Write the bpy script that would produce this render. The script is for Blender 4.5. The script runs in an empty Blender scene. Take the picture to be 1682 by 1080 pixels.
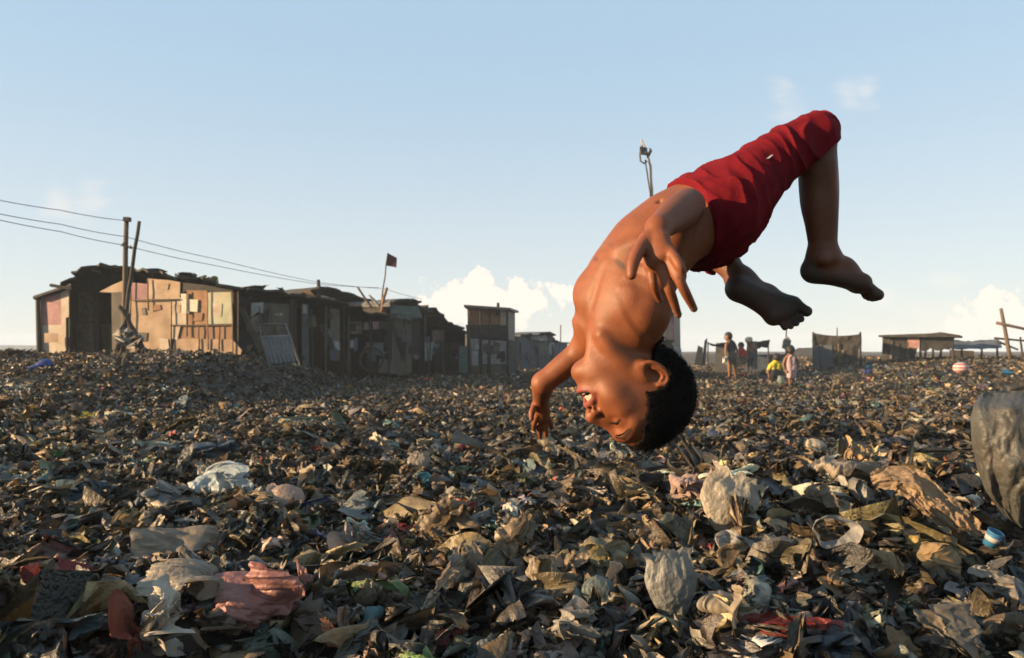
EXPOSURE = 1.6; ALB = .72; SUN_E = 5.0; SUN_COL = (1.0, .68, .38); SKY_S = .056; SKY_DUST = .5; SKY_OZ = 1.0
CLOUD_K = .36; MIST_LOW = (.265, .281, .288); MIST_TOP = (.168, .233, .292); MIST_W = .80; HAZE = 0.0011; HAZE_COL = (.74, .86, .98)
SKIN = (.205, .064, .023)
import bpy, math, random
import numpy as np
from mathutils import Vector, Matrix

SC = bpy.context.scene
COL = SC.collection
R = math.radians
FPX = 1200.0            # focal length in photo pixels (1682 wide)
CAMH = 0.85
PITCH = math.atan(35.0 / FPX)
SUN_EL, SUN_BACK = 12.5, 11.0   # sun height; degrees behind the camera plane, on the left

# ------------------------------------------------------------------ camera
cam_d = bpy.data.cameras.new('camera'); cam = bpy.data.objects.new('camera', cam_d); COL.objects.link(cam)
cam.location = (0, 0, CAMH); cam.rotation_euler = (R(90) + PITCH, 0, 0)
cam_d.sensor_width = 36; cam_d.lens = FPX / 1682 * 36
cam_d.clip_start = 0.05; cam_d.clip_end = 3000
cam_d.dof.use_dof = True; cam_d.dof.focus_distance = 1.75; cam_d.dof.aperture_fstop = 7.0
SC.camera = cam
FW = np.array([0, math.cos(PITCH), math.sin(PITCH)]); UPV = np.array([0, -math.sin(PITCH), math.cos(PITCH)])
CAM = np.array([0, 0, CAMH])
def ray(px, py):
    return FW + np.array([(px - 841) / FPX, 0, 0]) - (py - 540) / FPX * UPV
def P(px, py, d):
    return CAM + d * ray(px, py)

# ------------------------------------------------------------------ numpy noise
def _h(ix, iy, iz, seed):
    a = (ix.astype(np.int64) * 374761393 + iy.astype(np.int64) * 668265263 + iz.astype(np.int64) * 2147483647 + seed * 974711) & 0xFFFFFFFF
    a = ((a ^ (a >> 13)) * 1274126177) & 0xFFFFFFFF
    a = ((a ^ (a >> 16)) * 2246822519) & 0xFFFFFFFF
    return ((a ^ (a >> 15)) & 0xFFFFFF) / float(0xFFFFFF)
def vn3(p, seed=0):
    p = np.asarray(p, float); i = np.floor(p); f = p - i; f = f * f * f * (f * (f * 6 - 15) + 10)
    i = i.astype(np.int64); out = 0
    for dx in (0, 1):
        wx = f[..., 0] if dx else 1 - f[..., 0]
        for dy in (0, 1):
            wy = f[..., 1] if dy else 1 - f[..., 1]
            for dz in (0, 1):
                wz = f[..., 2] if dz else 1 - f[..., 2]
                out = out + wx * wy * wz * _h(i[..., 0] + dx, i[..., 1] + dy, i[..., 2] + dz, seed)
    return out * 2 - 1
def fbm(p, seed=0, oct=4, ridge=False):
    a, s, t = 1.0, 0.0, 0.0
    p = np.asarray(p, float)
    for o in range(oct):
        n = vn3(p * (2 ** o), seed + o * 17)
        if ridge: n = 1 - 2 * np.abs(n)
        s = s + a * n; t += a; a *= 0.5
    return s / t
def sstep(a, b, x):
    t = np.clip((x - a) / (b - a), 0, 1); return t * t * (3 - 2 * t)

# ------------------------------------------------------------------ mesh helpers
ORG = {}
def nrm(v):
    v = np.asarray(v, float); return v / (np.linalg.norm(v) + 1e-12)
def mesh_np(name, V, F, col=None, smooth=True):
    V = np.asarray(V, np.float32); F = np.asarray(F, np.int32)
    me = bpy.data.meshes.new(name); k = F.shape[1]
    me.vertices.add(len(V)); me.vertices.foreach_set('co', V.ravel())
    me.loops.add(F.size); me.loops.foreach_set('vertex_index', F.ravel())
    me.polygons.add(len(F)); me.polygons.foreach_set('loop_start', np.arange(0, F.size, k, dtype=np.int32))
    me.update(calc_edges=True)
    if smooth: me.polygons.foreach_set('use_smooth', np.ones(len(F), bool))
    if col is not None:
        a = me.color_attributes.new('col', 'FLOAT_COLOR', 'POINT')
        c = np.ones((len(V), 4), np.float32); c[:, :3] = col
        a.data.foreach_set('color', c.ravel())
    return me
def mesh_py(name, V, F, smooth=False):
    me = bpy.data.meshes.new(name); me.from_pydata([tuple(map(float, v)) for v in V], [], [tuple(f) for f in F]); me.update()
    if smooth: me.polygons.foreach_set('use_smooth', np.ones(len(me.polygons), bool))
    return me
def link(name, me, mat, parent=None):
    o = bpy.data.objects.new(name, me); COL.objects.link(o)
    if mat is not None: me.materials.append(mat)
    if parent is not None:
        org = ORG[parent.name]
        if np.abs(org).max() > 0: me.transform(Matrix.Translation(Vector(-org)))
        o.parent = parent; ORG[o.name] = org
    else: ORG[o.name] = np.zeros(3)
    return o
def tag(o, label, cat, group=None):
    o['label'] = label; o['category'] = cat
    if group: o['group'] = group
    return o
def thing(name, label, cat, loc, group=None):
    o = bpy.data.objects.new(name, None); COL.objects.link(o); o.location = tuple(map(float, loc)); o.empty_display_size = .2
    ORG[o.name] = np.array(loc, float); tag(o, label, cat, group); return o
def rebase(o):
    """put the origin of a top-level mesh at its own lowest centre"""
    me = o.data; n = len(me.vertices); c = np.empty(n * 3, np.float32); me.vertices.foreach_get('co', c); c = c.reshape(-1, 3)
    b = np.array([(c[:, 0].min() + c[:, 0].max()) / 2, (c[:, 1].min() + c[:, 1].max()) / 2, c[:, 2].min()])
    me.transform(Matrix.Translation(Vector(-b))); o.location = tuple(map(float, b)); ORG[o.name] = b; return o

class MB:
    """collects quads / polygons into one mesh"""
    def __init__(s): s.V, s.F = [], []
    def add(s, V, F):
        b = len(s.V); s.V += [tuple(v) for v in V]; s.F += [tuple(i + b for i in f) for f in F]; return s
    def box(s, c, ax, ay, az):
        c, ax, ay, az = map(lambda v: np.asarray(v, float), (c, ax, ay, az))
        V = [c + i * ax + j * ay + k * az for k in (-1, 1) for j in (-1, 1) for i in (-1, 1)]
        return s.add(V, [(0, 2, 3, 1), (4, 5, 7, 6), (0, 1, 5, 4), (2, 6, 7, 3), (0, 4, 6, 2), (1, 3, 7, 5)])
    def prism(s, poly, off):
        n = len(poly); off = np.asarray(off, float); V = [np.asarray(p, float) for p in poly]; V = V + [p + off for p in V]
        return s.add(V, [tuple(range(n)), tuple(range(2 * n - 1, n - 1, -1))] + [(i, i + n, (i + 1) % n + n, (i + 1) % n) for i in range(n)])
    def tube(s, pts, rad, n=8, cap=True):
        pts = [np.asarray(p, float) for p in pts]; m = len(pts)
        rad = [rad] * m if np.isscalar(rad) else rad
        ref = None; V = []
        for i, p in enumerate(pts):
            t = nrm(pts[min(i + 1, m - 1)] - pts[max(i - 1, 0)])
            if ref is None: ref = np.cross(t, [0.3, 0.9, 0.2]);
            ref = nrm(ref - t * np.dot(ref, t)); b = np.cross(t, ref)
            V += [p + rad[i] * (math.cos(2 * math.pi * j / n) * ref + math.sin(2 * math.pi * j / n) * b) for j in range(n)]
        F = [(i * n + j, i * n + (j + 1) % n, (i + 1) * n + (j + 1) % n, (i + 1) * n + j) for i in range(m - 1) for j in range(n)]
        if cap: F += [tuple(range(n - 1, -1, -1)), tuple(range((m - 1) * n, m * n))]
        return s.add(V, F)
    def build(s, name, mat, parent=None, smooth=False):
        return link(name, mesh_py(name, s.V, s.F, smooth), mat, parent)

# ------------------------------------------------------------------ materials
def _n(nt, t, **kw):
    n = nt.nodes.new(t)
    for k, v in kw.items(): setattr(n, k, v)
    return n
def mat(name, base=(.2, .2, .2), rough=.7, attr=False, var=.35, scale=8.0, stain=None, stain_amt=.5, stain_scale=2.0, transl=0.0,
        bump=.0, bump_scale=30.0, sss=0.0, metal=0.0, spec=.35, stripes=None, streak=False, grain=None):
    base = tuple(c * ALB for c in base); stain = tuple(c * ALB for c in stain) if stain else None
    if stripes: stripes = tuple(stripes[:2]) + tuple(tuple(c * ALB for c in q) for q in stripes[2:])
    m = bpy.data.materials.new(name); m.use_nodes = True; nt = m.node_tree; nt.nodes.clear()
    L = nt.links.new
    out = _n(nt, 'ShaderNodeOutputMaterial'); bs = _n(nt, 'ShaderNodeBsdfPrincipled')
    bs.inputs['Roughness'].default_value = rough; bs.inputs['Metallic'].default_value = metal
    bs.inputs['Specular IOR Level'].default_value = spec
    tc = _n(nt, 'ShaderNodeTexCoord'); co = tc.outputs['Object']
    if streak or grain:
        mp = _n(nt, 'ShaderNodeMapping'); mp.inputs['Scale'].default_value = grain if grain else (1, 1, .12); L(co, mp.inputs[0]); nco = mp.outputs[0]
    else: nco = co
    nz = _n(nt, 'ShaderNodeTexNoise'); nz.inputs['Scale'].default_value = scale; nz.inputs['Detail'].default_value = 6; L(nco, nz.inputs['Vector'])
    mr = _n(nt, 'ShaderNodeMapRange'); mr.inputs[1].default_value = .3; mr.inputs[2].default_value = .7
    mr.inputs[3].default_value = 1 - var; mr.inputs[4].default_value = 1 + var; L(nz.outputs['Fac'], mr.inputs[0])
    if attr:
        at = _n(nt, 'ShaderNodeVertexColor', layer_name='col'); c = at.outputs['Color']
    else:
        rg = _n(nt, 'ShaderNodeRGB'); rg.outputs[0].default_value = (*base, 1); c = rg.outputs[0]
    if stripes:
        axis, freq, c2 = stripes[:3]
        sx = _n(nt, 'ShaderNodeSeparateXYZ'); L(co, sx.inputs[0])
        mm = _n(nt, 'ShaderNodeMath', operation='MULTIPLY'); mm.inputs[1].default_value = freq; L(sx.outputs[axis], mm.inputs[0])
        cols = [base] + list(stripes[2:]); k = len(cols)
        fr = _n(nt, 'ShaderNodeMath', operation='FRACT'); L(mm.outputs[0], fr.inputs[0])
        cr = _n(nt, 'ShaderNodeValToRGB'); cr.color_ramp.interpolation = 'CONSTANT'
        el = cr.color_ramp.elements; el[0].position = 0; el[0].color = (*cols[0], 1); el[1].position = 1 / k; el[1].color = (*cols[1], 1)
        for q in range(2, k):
            e = el.new(q / k); e.color = (*cols[q], 1)
        L(fr.outputs[0], cr.inputs[0]); c = cr.outputs[0]
    mx = _n(nt, 'ShaderNodeMix', data_type='RGBA', blend_type='MULTIPLY'); mx.inputs[0].default_value = 1
    L(c, mx.inputs[6]); L(mr.outputs[0], mx.inputs[7]); c = mx.outputs[2]
    if stain:
        n2 = _n(nt, 'ShaderNodeTexNoise'); n2.inputs['Scale'].default_value = stain_scale; n2.inputs['Detail'].default_value = 8
        n2.inputs['Roughness'].default_value = .65; L(co, n2.inputs['Vector'])
        r2 = _n(nt, 'ShaderNodeMapRange'); r2.inputs[1].default_value = .45; r2.inputs[2].default_value = .65; r2.inputs[4].default_value = stain_amt
        L(n2.outputs['Fac'], r2.inputs[0])
        m2 = _n(nt, 'ShaderNodeMix', data_type='RGBA'); L(r2.outputs[0], m2.inputs[0]); L(c, m2.inputs[6]); m2.inputs[7].default_value = (*stain, 1); c = m2.outputs[2]
    L(c, bs.inputs['Base Color'])
    if bump > 0:
        n3 = _n(nt, 'ShaderNodeTexNoise'); n3.inputs['Scale'].default_value = bump_scale; n3.inputs['Detail'].default_value = 5; L(nco, n3.inputs['Vector'])
        bp = _n(nt, 'ShaderNodeBump'); bp.inputs['Strength'].default_value = bump; bp.inputs['Distance'].default_value = .01
        L(n3.outputs['Fac'], bp.inputs['Height']); L(bp.outputs[0], bs.inputs['Normal'])
    if sss > 0:
        bs.inputs['Subsurface Weight'].default_value = sss; bs.inputs['Subsurface Radius'].default_value = (1, .35, .2); bs.inputs['Subsurface Scale'].default_value = .004
    sh = bs.outputs[0]
    if transl > 0:
        tr = _n(nt, 'ShaderNodeBsdfTranslucent'); L(c, tr.inputs[0]); ms = _n(nt, 'ShaderNodeMixShader'); ms.inputs[0].default_value = transl
        L(sh, ms.inputs[1]); L(tr.outputs[0], ms.inputs[2]); sh = ms.outputs[0]
    L(sh, out.inputs[0]); return m

# ------------------------------------------------------------------ terrain
def T(x, y):
    x = np.asarray(x, float); y = np.asarray(y, float)
    z = -0.26 * sstep(8, 19, y)
    z = z + 0.92 * sstep(-4.6, -7.7, x + .1 * (y - 18)) * sstep(8.5, 16.5, y)              # bank under the left sheds
    z = z + 0.30 * np.exp(-((x + 6.0) / 1.3) ** 2 - ((y - 16.5) / 2.0) ** 2)
    z = z + 0.62 * sstep(9, 17, x) * sstep(16, 28, y)                                      # rise on the right
    z = z + 0.25 * np.exp(-((x - 1.5) / 1.2) ** 2 - ((y - 3.7) / .8) ** 2)                 # near heap on the right
    z = z + 0.10 * np.exp(-((x + 1.2) / 1.0) ** 2 - ((y - 2.3) / .5) ** 2)
    z = z - 0.10 * np.exp(-((x + .1) / .9) ** 2 - ((y - 6.5) / .9) ** 2)
    p = np.stack([x, y, np.zeros_like(x)], -1)
    return z + .13 * fbm(p * .9, 3, 3) + .05 * fbm(p * 3.3, 9, 2)
def ground_hit(px, py):
    r = ray(px, py); d = np.linspace(.8, 60, 6000); q = CAM + d[:, None] * r
    k = np.argmax(q[:, 2] < T(q[:, 0], q[:, 1])); return q[k], d[k]
# ------------------------------------------------------------------ light, sky, air
SC.render.engine = 'CYCLES'; SC.cycles.use_denoising = True; SC.cycles.max_bounces = 6; SC.cycles.diffuse_bounces = 3
SC.cycles.glossy_bounces = 2; SC.cycles.transmission_bounces = 3; SC.cycles.volume_bounces = 1; SC.cycles.sample_clamp_indirect = 6
SC.view_settings.view_transform = 'Standard'; SC.view_settings.look = 'None'; SC.view_settings.gamma = 1; SC.view_settings.exposure = EXPOSURE
sd = bpy.data.lights.new('sun', 'SUN'); sd.energy = SUN_E; sd.angle = R(.6); sd.color = SUN_COL
sun = bpy.data.objects.new('sun', sd); COL.objects.link(sun)
LS = np.array([-math.cos(R(SUN_EL)) * math.cos(R(SUN_BACK)), -math.cos(R(SUN_EL)) * math.sin(R(SUN_BACK)), math.sin(R(SUN_EL))])
sun.rotation_euler = Vector(LS).to_track_quat('Z', 'Y').to_euler(); sun.location = (-20, -8, 12)

w = bpy.data.worlds.new('World'); SC.world = w; w.use_nodes = True; nt = w.node_tree; nt.nodes.clear(); L = nt.links.new
def M_(op, a, b=None, clamp=False):
    n = _n(nt, 'ShaderNodeMath', operation=op); n.use_clamp = clamp
    for i, v in enumerate((a, b)):
        if v is None: continue
        if isinstance(v, (int, float)): n.inputs[i].default_value = v
        else: L(v, n.inputs[i])
    return n.outputs[0]
wo = _n(nt, 'ShaderNodeOutputWorld'); bg = _n(nt, 'ShaderNodeBackground'); bg.inputs[1].default_value = SKY_S
sky = _n(nt, 'ShaderNodeTexSky', sky_type='NISHITA'); sky.sun_disc = False; sky.sun_elevation = R(SUN_EL)
sky.sun_rotation = math.atan2(LS[0], LS[1]); sky.air_density = 1.0; sky.dust_density = SKY_DUST; sky.ozone_density = SKY_OZ
tcn = _n(nt, 'ShaderNodeTexCoord'); sp = _n(nt, 'ShaderNodeSeparateXYZ'); L(tcn.outputs['Generated'], sp.inputs[0])
ysafe = M_('MAXIMUM', sp.outputs[1], .02)
X = M_('DIVIDE', sp.outputs[0], ysafe); Z = M_('DIVIDE', sp.outputs[2], ysafe)
cv = _n(nt, 'ShaderNodeCombineXYZ'); L(X, cv.inputs[0]); L(Z, cv.inputs[1])
# billow: distort coordinates with noise, then measure distance to cloud lobes
nz = _n(nt, 'ShaderNodeTexNoise'); nz.inputs['Scale'].default_value = 34; nz.inputs['Detail'].default_value = 7; nz.inputs['Roughness'].default_value = .55; L(cv.outputs[0], nz.inputs['Vector'])
def lobes(lst):
    acc = None
    for (px, py, r) in lst:
        vd = _n(nt, 'ShaderNodeVectorMath', operation='DISTANCE'); L(cv.outputs[0], vd.inputs[0])
        vd.inputs[1].default_value = ((px - 841) / FPX, (575 - py) / FPX, 0)
        v = M_('SUBTRACT', 1, M_('DIVIDE', vd.outputs['Value'], r / FPX))
        acc = v if acc is None else M_('MAXIMUM', acc, v)
    return acc
cum = lobes([(735, 505, 48), (760, 488, 40), (790, 470, 32), (783, 500, 52), (810, 505, 45), (852, 478, 30), (850, 505, 40), (868, 500, 34), (925, 480, 26),
             (700, 520, 40), (1636, 500, 34), (1618, 518, 46), (1662, 520, 42), (1590, 535, 40)])
nzo = M_('MULTIPLY', M_('SUBTRACT', nz.outputs['Fac'], .5), 3.0)
cm = _n(nt, 'ShaderNodeMapRange', interpolation_type='SMOOTHSTEP'); cm.inputs[1].default_value = .08; cm.inputs[2].default_value = .30; cm.inputs[4].default_value = 1.0; L(M_('ADD', cum, nzo), cm.inputs[0])
# clouds melt into haze low down
lowf = _n(nt, 'ShaderNodeMapRange', interpolation_type='SMOOTHSTEP'); lowf.inputs[1].default_value = 0.0; lowf.inputs[2].default_value = .06; lowf.inputs[3].default_value = .5; L(Z, lowf.inputs[0])
cmask = M_('MULTIPLY', cm.outputs[0], lowf.outputs[0])
wisp = lobes([(1292, 165, 60), (1400, 165, 55), (1430, 150, 40), (150, 325, 60), (90, 330, 50), (1500, 540, 160)])
n2 = _n(nt, 'ShaderNodeTexNoise'); n2.inputs['Scale'].default_value = 14; n2.inputs['Detail'].default_value = 6; mpw = _n(nt, 'ShaderNodeMapping'); mpw.inputs['Scale'].default_value = (1, 2.4, 1); L(cv.outputs[0], mpw.inputs[0]); L(mpw.outputs[0], n2.inputs['Vector'])
wm = _n(nt, 'ShaderNodeMapRange', interpolation_type='SMOOTHSTEP'); wm.inputs[1].default_value = .25; wm.inputs[2].default_value = 1.3; wm.inputs[4].default_value = .35; L(M_('ADD', wisp, M_('MULTIPLY', M_('SUBTRACT', n2.outputs['Fac'], .5), 2.2)), wm.inputs[0])
front = M_('GREATER_THAN', sp.outputs[1], .05)
cmask = M_('MULTIPLY', M_('MAXIMUM', cmask, wm.outputs[0]), front)
mixc = _n(nt, 'ShaderNodeMix', data_type='RGBA'); L(cmask, mixc.inputs[0])
mixc.inputs[7].default_value = tuple(c * CLOUD_K / SKY_S for c in (1.0, .90, .80)) + (1,)
# pale moisture in the lower air: tints the physical sky
hz = _n(nt, 'ShaderNodeMapRange', interpolation_type='SMOOTHSTEP'); hz.inputs[1].default_value = .0; hz.inputs[2].default_value = .42; L(sp.outputs[2], hz.inputs[0])
mc = _n(nt, 'ShaderNodeMix', data_type='RGBA'); L(hz.outputs[0], mc.inputs[0]); mc.inputs[6].default_value = tuple(c / SKY_S for c in MIST_LOW) + (1,); mc.inputs[7].default_value = tuple(c / SKY_S for c in MIST_TOP) + (1,)
mixh = _n(nt, 'ShaderNodeMix', data_type='RGBA'); mixh.inputs[0].default_value = MIST_W; L(sky.outputs[0], mixh.inputs[6]); L(mc.outputs[2], mixh.inputs[7])
L(mixh.outputs[2], mixc.inputs[6])
L(mixc.outputs[2], bg.inputs[0]); L(bg.outputs[0], wo.inputs[0])

if HAZE > 0:
    mh = bpy.data.materials.new('haze_air'); mh.use_nodes = True; hn = mh.node_tree; hn.nodes.clear()
    ho = _n(hn, 'ShaderNodeOutputMaterial'); pv = _n(hn, 'ShaderNodeVolumePrincipled'); pv.inputs['Color'].default_value = HAZE_COL + (1,); pv.inputs['Density'].default_value = HAZE; pv.inputs['Anisotropy'].default_value = .0
    hn.links.new(pv.outputs[0], ho.inputs['Volume'])
    hb = MB().box((0, 175, 3.3), (330, 0, 0), (0, 235, 0), (0, 0, 5.5)).build('haze', mh); hb['kind'] = 'stuff'; hb['label'] = 'thin pale smoke haze over the dump'; 
# ------------------------------------------------------------------ ground sheet
def build_ground():
    ys = np.concatenate([np.linspace(-14, 0, 24), np.geomspace(.12, 22, 210), np.geomspace(23, 300, 40)])
    s = np.linspace(-1, 1, 261); s = np.sign(s) * np.abs(s) ** 1.25
    Y, S = np.meshgrid(ys, s, indexing='ij'); X_ = S * (9 + 1.0 * np.maximum(Y, 0)); Zg = T(X_, Y)
    p = np.stack([X_ * 7, Y * 7, 0 * X_], -1); Zg = Zg + .025 * fbm(p, 31, 3, True) - .05
    n, m = X_.shape; V = np.stack([X_, Y, Zg], -1).reshape(-1, 3); I = np.arange(n * m).reshape(n, m)
    F = np.stack([I[:-1, :-1], I[:-1, 1:], I[1:, 1:], I[1:, :-1]], -1).reshape(-1, 4)
    g = link('ground', mesh_np('ground', V, F), mat('dump_ground', (.045, .038, .03), .9, var=.6, scale=9, stain=(.11, .09, .065), stain_amt=.6, stain_scale=4, bump=.8, bump_scale=18))
    g['kind'] = 'structure'
build_ground()
# low far hills on the left
def hills():
    V, F = [], []; n = 60
    for i in range(n + 1):
        a = -620 + i * 10; h = 4.5 + 3.5 * float(fbm(np.array([i * .14, 1.3, 0]), 5, 3)) + 2.0 * math.exp(-((i - 14) / 8) ** 2)
        V += [(a, 405, -3), (a, 405, max(h, .6)), (a, 440, -3)]
    for i in range(n): F += [(3 * i, 3 * i + 3, 3 * i + 4, 3 * i + 1), (3 * i + 1, 3 * i + 4, 3 * i + 5, 3 * i + 2)]
    o = link('hills', mesh_py('hills', V, F), mat('far_hills', (.07, .08, .07), .95)); o['kind'] = 'structure'
hills()

# ------------------------------------------------------------------ crumpled sheets
def rotv(P_, c, axis, ang):
    v = P_ - c; ca, sa = np.cos(ang)[..., None], np.sin(ang)[..., None]
    return c + v * ca + np.cross(axis, v) * sa + axis * (v @ axis)[..., None] * (1 - ca)
def crumple(n, m, w, h, seed, folds=6, amp=.05, flat=.55, outline=.16, fine=0.0, tight=(.05, .28), big=(40, 160), pleat=.06):
    rg = np.random.default_rng(seed)
    u, v = np.meshgrid(np.linspace(-.5, .5, n), np.linspace(-.5, .5, m), indexing='ij')
    k = rg.uniform(.3, .8); x = u * np.sqrt(np.maximum(1 - k * 2 * v * v, .2)); y = v * np.sqrt(np.maximum(1 - k * 2 * u * u, .2))
    ang = np.arctan2(y, x); rr = np.hypot(x, y); wob = 1 + outline * rr * 2 * vn3(np.stack([np.cos(ang) * 1.7, np.sin(ang) * 1.7, rr * 0 + seed], -1), seed)
    P_ = np.stack([x * wob * w, y * wob * h, 0 * x], -1); q0 = np.stack([u * w, v * h, 0 * u], -1) / max(w, h); size = max(w, h)
    fi = rg.uniform(0, math.pi); pa = q0[..., 0] * math.cos(fi) + q0[..., 1] * math.sin(fi); pb = -q0[..., 0] * math.sin(fi) + q0[..., 1] * math.cos(fi)
    pl = np.stack([pa * 1.6 + .5 * vn3(q0 * 2 + seed, seed + 2), pb * rg.uniform(5, 8) + 1.2 * vn3(q0 * 1.7 + seed, seed + 3), 0 * pa + seed], -1)
    P_[..., 2] += size * (.07 * vn3(q0 * 2.0 + seed, seed + 5) + pleat * (.35 + .65 * sstep(-.5, .5, vn3(q0 * 1.5 - seed, seed + 6))) * fbm(pl, seed + 9, 2, True))
    for i in range(folds):
        c = P_[rg.integers(n), rg.integers(m)] * rg.uniform(.2, .8); a = nrm([rg.normal(), rg.normal(), .3 * rg.normal()]); b = nrm(np.cross([0, 0, 1], a))
        s = (P_ - c) @ b; wd = size * rg.uniform(*tight); an = R(rg.uniform(*big)) * rg.choice([-1, 1]); t_ = np.clip(s / wd, 0, 1)
        P_ = rotv(P_, c, a, an * t_ * t_ * (3 - 2 * t_))
    d = np.stack([fbm(q0 * 2.6 + 7.1 * j + seed, seed + 40 + j, 3) for j in range(3)], -1); P_ = P_ + amp * 1.3 * size * d
    if fine > 0:
        d = np.stack([fbm(q0 * 7 + 3.3 * j + seed, seed + 80 + j, 3, True) for j in range(3)], -1); P_ = P_ + fine * size * d
    P_ = P_ - P_.reshape(-1, 3).mean(0); P_[..., 2] *= flat
    return P_
def gridF(n, m):
    I = np.arange(n * m).reshape(n, m); return np.stack([I[:-1, :-1], I[1:, :-1], I[1:, 1:], I[:-1, 1:]], -1).reshape(-1, 4)

PAL = np.array([
    (.095, .068, .036, 20), (.14, .10, .055, 20), (.20, .148, .082, 16), (.29, .215, .125, 11), (.40, .31, .195, 6), (.10, .096, .082, 15), (.165, .158, .135, 12),
    (.28, .265, .23, 7), (.045, .041, .034, 18), (.024, .023, .021, 14), (.48, .43, .34, 2.6), (.055, .075, .088, 8), (.05, .10, .10, 3.5), (.03, .05, .12, .6),
    (.09, .16, .14, 1.2), (.28, .045, .035, .8), (.36, .18, .145, .9), (.33, .22, .05, .8), (.10, .16, .05, .8), (.40, .16, .06, .5), (.08, .25, .33, .4)])
def litter():
    rg = np.random.default_rng(11); VV, FF, CC = [], [], []; base = 0
    zones = [  # y0, y1, coverage pieces/m2, size range, grid, variants
        (.9, 3.2, 200, (.06, .20), 16, 44), (3.2, 6, 170, (.065, .20), 12, 44), (6, 12, 140, (.07, .20), 8, 44), (12, 20, 80, (.09, .25), 6, 36), (20, 46, 34, (.14, .36), 5, 30), (1.6, 7.5, 12.0, (.17, .36), 38, 48), (1.2, 10, 9.0, (.22, .50), 20, 40)]
    for zi, (y0, y1, dens, (s0, s1), g, nv) in enumerate(zones):
        xm = lambda y: .80 * y + (1.6 if zi < 2 or zi >= 5 else 2.5)
        area = .8 * (y1 ** 2 - y0 ** 2) + (2 * 2.5) * (y1 - y0); N = int(area * dens)
        y = np.sqrt(rg.uniform(y0 ** 2, y1 ** 2, N * 1)); x = rg.uniform(-1, 1, N) * xm(y)
        size = s0 + (s1 - s0) * rg.power(.9, N) ** 1.6; z = T(x, y)
        # large-scale tonal patches: some areas hold darker refuse
        ci = rg.choice(len(PAL), N, p=PAL[:, 3] / PAL[:, 3].sum()); c = PAL[ci, :3] * rg.uniform(.7, 1.25, (N, 1)) * (1 + .12 * rg.normal(size=(N, 3)) * .5)
        patch = fbm(np.stack([x * .55, y * .33, 0 * x], -1), 77, 3); c = c * (.80 + .55 * np.clip(patch[:, None] + .2, -.6, .8))
        c = np.clip(c * np.exp(rg.normal(0, .38, (N, 1))) * ALB * (1.4 if zi >= 5 else 1.08), .006, .62); vi = rg.integers(0, nv, N)
        for k in range(nv):
            ids = np.nonzero(vi == k)[0]
            if not len(ids): continue
            long = rg.random() < .35; b = crumple(g, g, 1.0, rg.uniform(.08, .16) if zi == 6 else .38 if long else rg.uniform(.65, 1), 1000 * zi + k + 7, folds=int(rg.integers(3, 7)) if zi == 5 else int(rg.integers(5, 11)), amp=.05 if g > 8 else .035, tight=(.08, .34) if zi == 5 else (.05, .28), flat=rg.uniform(.3, .6) if zi >= 5 else rg.uniform(.4, .8), fine=.022 if zi == 5 else .036 if g > 10 else (.025 if g > 7 else 0), outline=.5, pleat=.13 if zi == 5 else .09).reshape(-1, 3)
            n = len(ids); yaw = rg.uniform(0, 2 * math.pi, n); tx = rg.normal(0, .38, n); ty = rg.normal(0, .38, n)
            cy, sy = np.cos(yaw), np.sin(yaw); Rz = np.zeros((n, 3, 3)); Rz[:, 0, 0] = cy; Rz[:, 0, 1] = -sy; Rz[:, 1, 0] = sy; Rz[:, 1, 1] = cy; Rz[:, 2, 2] = 1
            cx, sx = np.cos(tx), np.sin(tx); Rx = np.zeros((n, 3, 3)); Rx[:, 0, 0] = 1; Rx[:, 1, 1] = cx; Rx[:, 1, 2] = -sx; Rx[:, 2, 1] = sx; Rx[:, 2, 2] = cx
            cy2, sy2 = np.cos(ty), np.sin(ty); Ry = np.zeros((n, 3, 3)); Ry[:, 0, 0] = cy2; Ry[:, 0, 2] = sy2; Ry[:, 1, 1] = 1; Ry[:, 2, 0] = -sy2; Ry[:, 2, 2] = cy2
            A = Rx @ Ry @ Rz; sc = size[ids][:, None] * rg.uniform(.8, 1.2, (n, 3)); q = np.einsum('nij,nvj->nvi', A, b[None] * sc[:, None, :])
            q = q + np.stack([x[ids], y[ids], z[ids] + size[ids] * rg.uniform(-.04, .16, n)], -1)[:, None, :]
            F = gridF(g, g)[None] + (np.arange(n) * g * g)[:, None, None] + base; base += n * g * g
            VV.append(q.reshape(-1, 3)); FF.append(F.reshape(-1, 4)); 
            cc = np.repeat(c[ids][:, None, :], g * g, 1); two = rg.random(n) < .22                              # printed or stained pieces: a second tone of their own
            uv = np.stack(np.meshgrid(np.linspace(0, 1, g), np.linspace(0, 1, g), indexing='ij'), -1).reshape(-1, 2); pat = sstep(.0, .12, fbm(np.stack([uv[:, 0] * 2.2, uv[:, 1] * 2.2, 0 * uv[:, 0] + k * 3.1], -1), k, 2))
            c2 = PAL[rg.choice(len(PAL), n, p=PAL[:, 3] / PAL[:, 3].sum()), :3] * ALB * rg.uniform(.8, 1.6, (n, 1)); cc = np.where(two[:, None, None], cc * (1 - pat[None, :, None]) + c2[:, None, :] * pat[None, :, None], cc)
            CC.append(cc.reshape(-1, 3))
    me = mesh_np('garbage_litter', np.concatenate(VV), np.concatenate(FF), np.concatenate(CC))
    o = link('garbage_litter', me, mat('litter', attr=True, rough=.46, var=.45, scale=14, stain=(.075, .058, .04), stain_amt=.65, stain_scale=5, transl=.20, bump=.9, bump_scale=60, spec=.45))
    o['kind'] = 'stuff'; o['label'] = 'carpet of crumpled plastic bags, rags and scraps covering the dump'
    print('litter faces', len(me.polygons))
litter()
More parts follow.
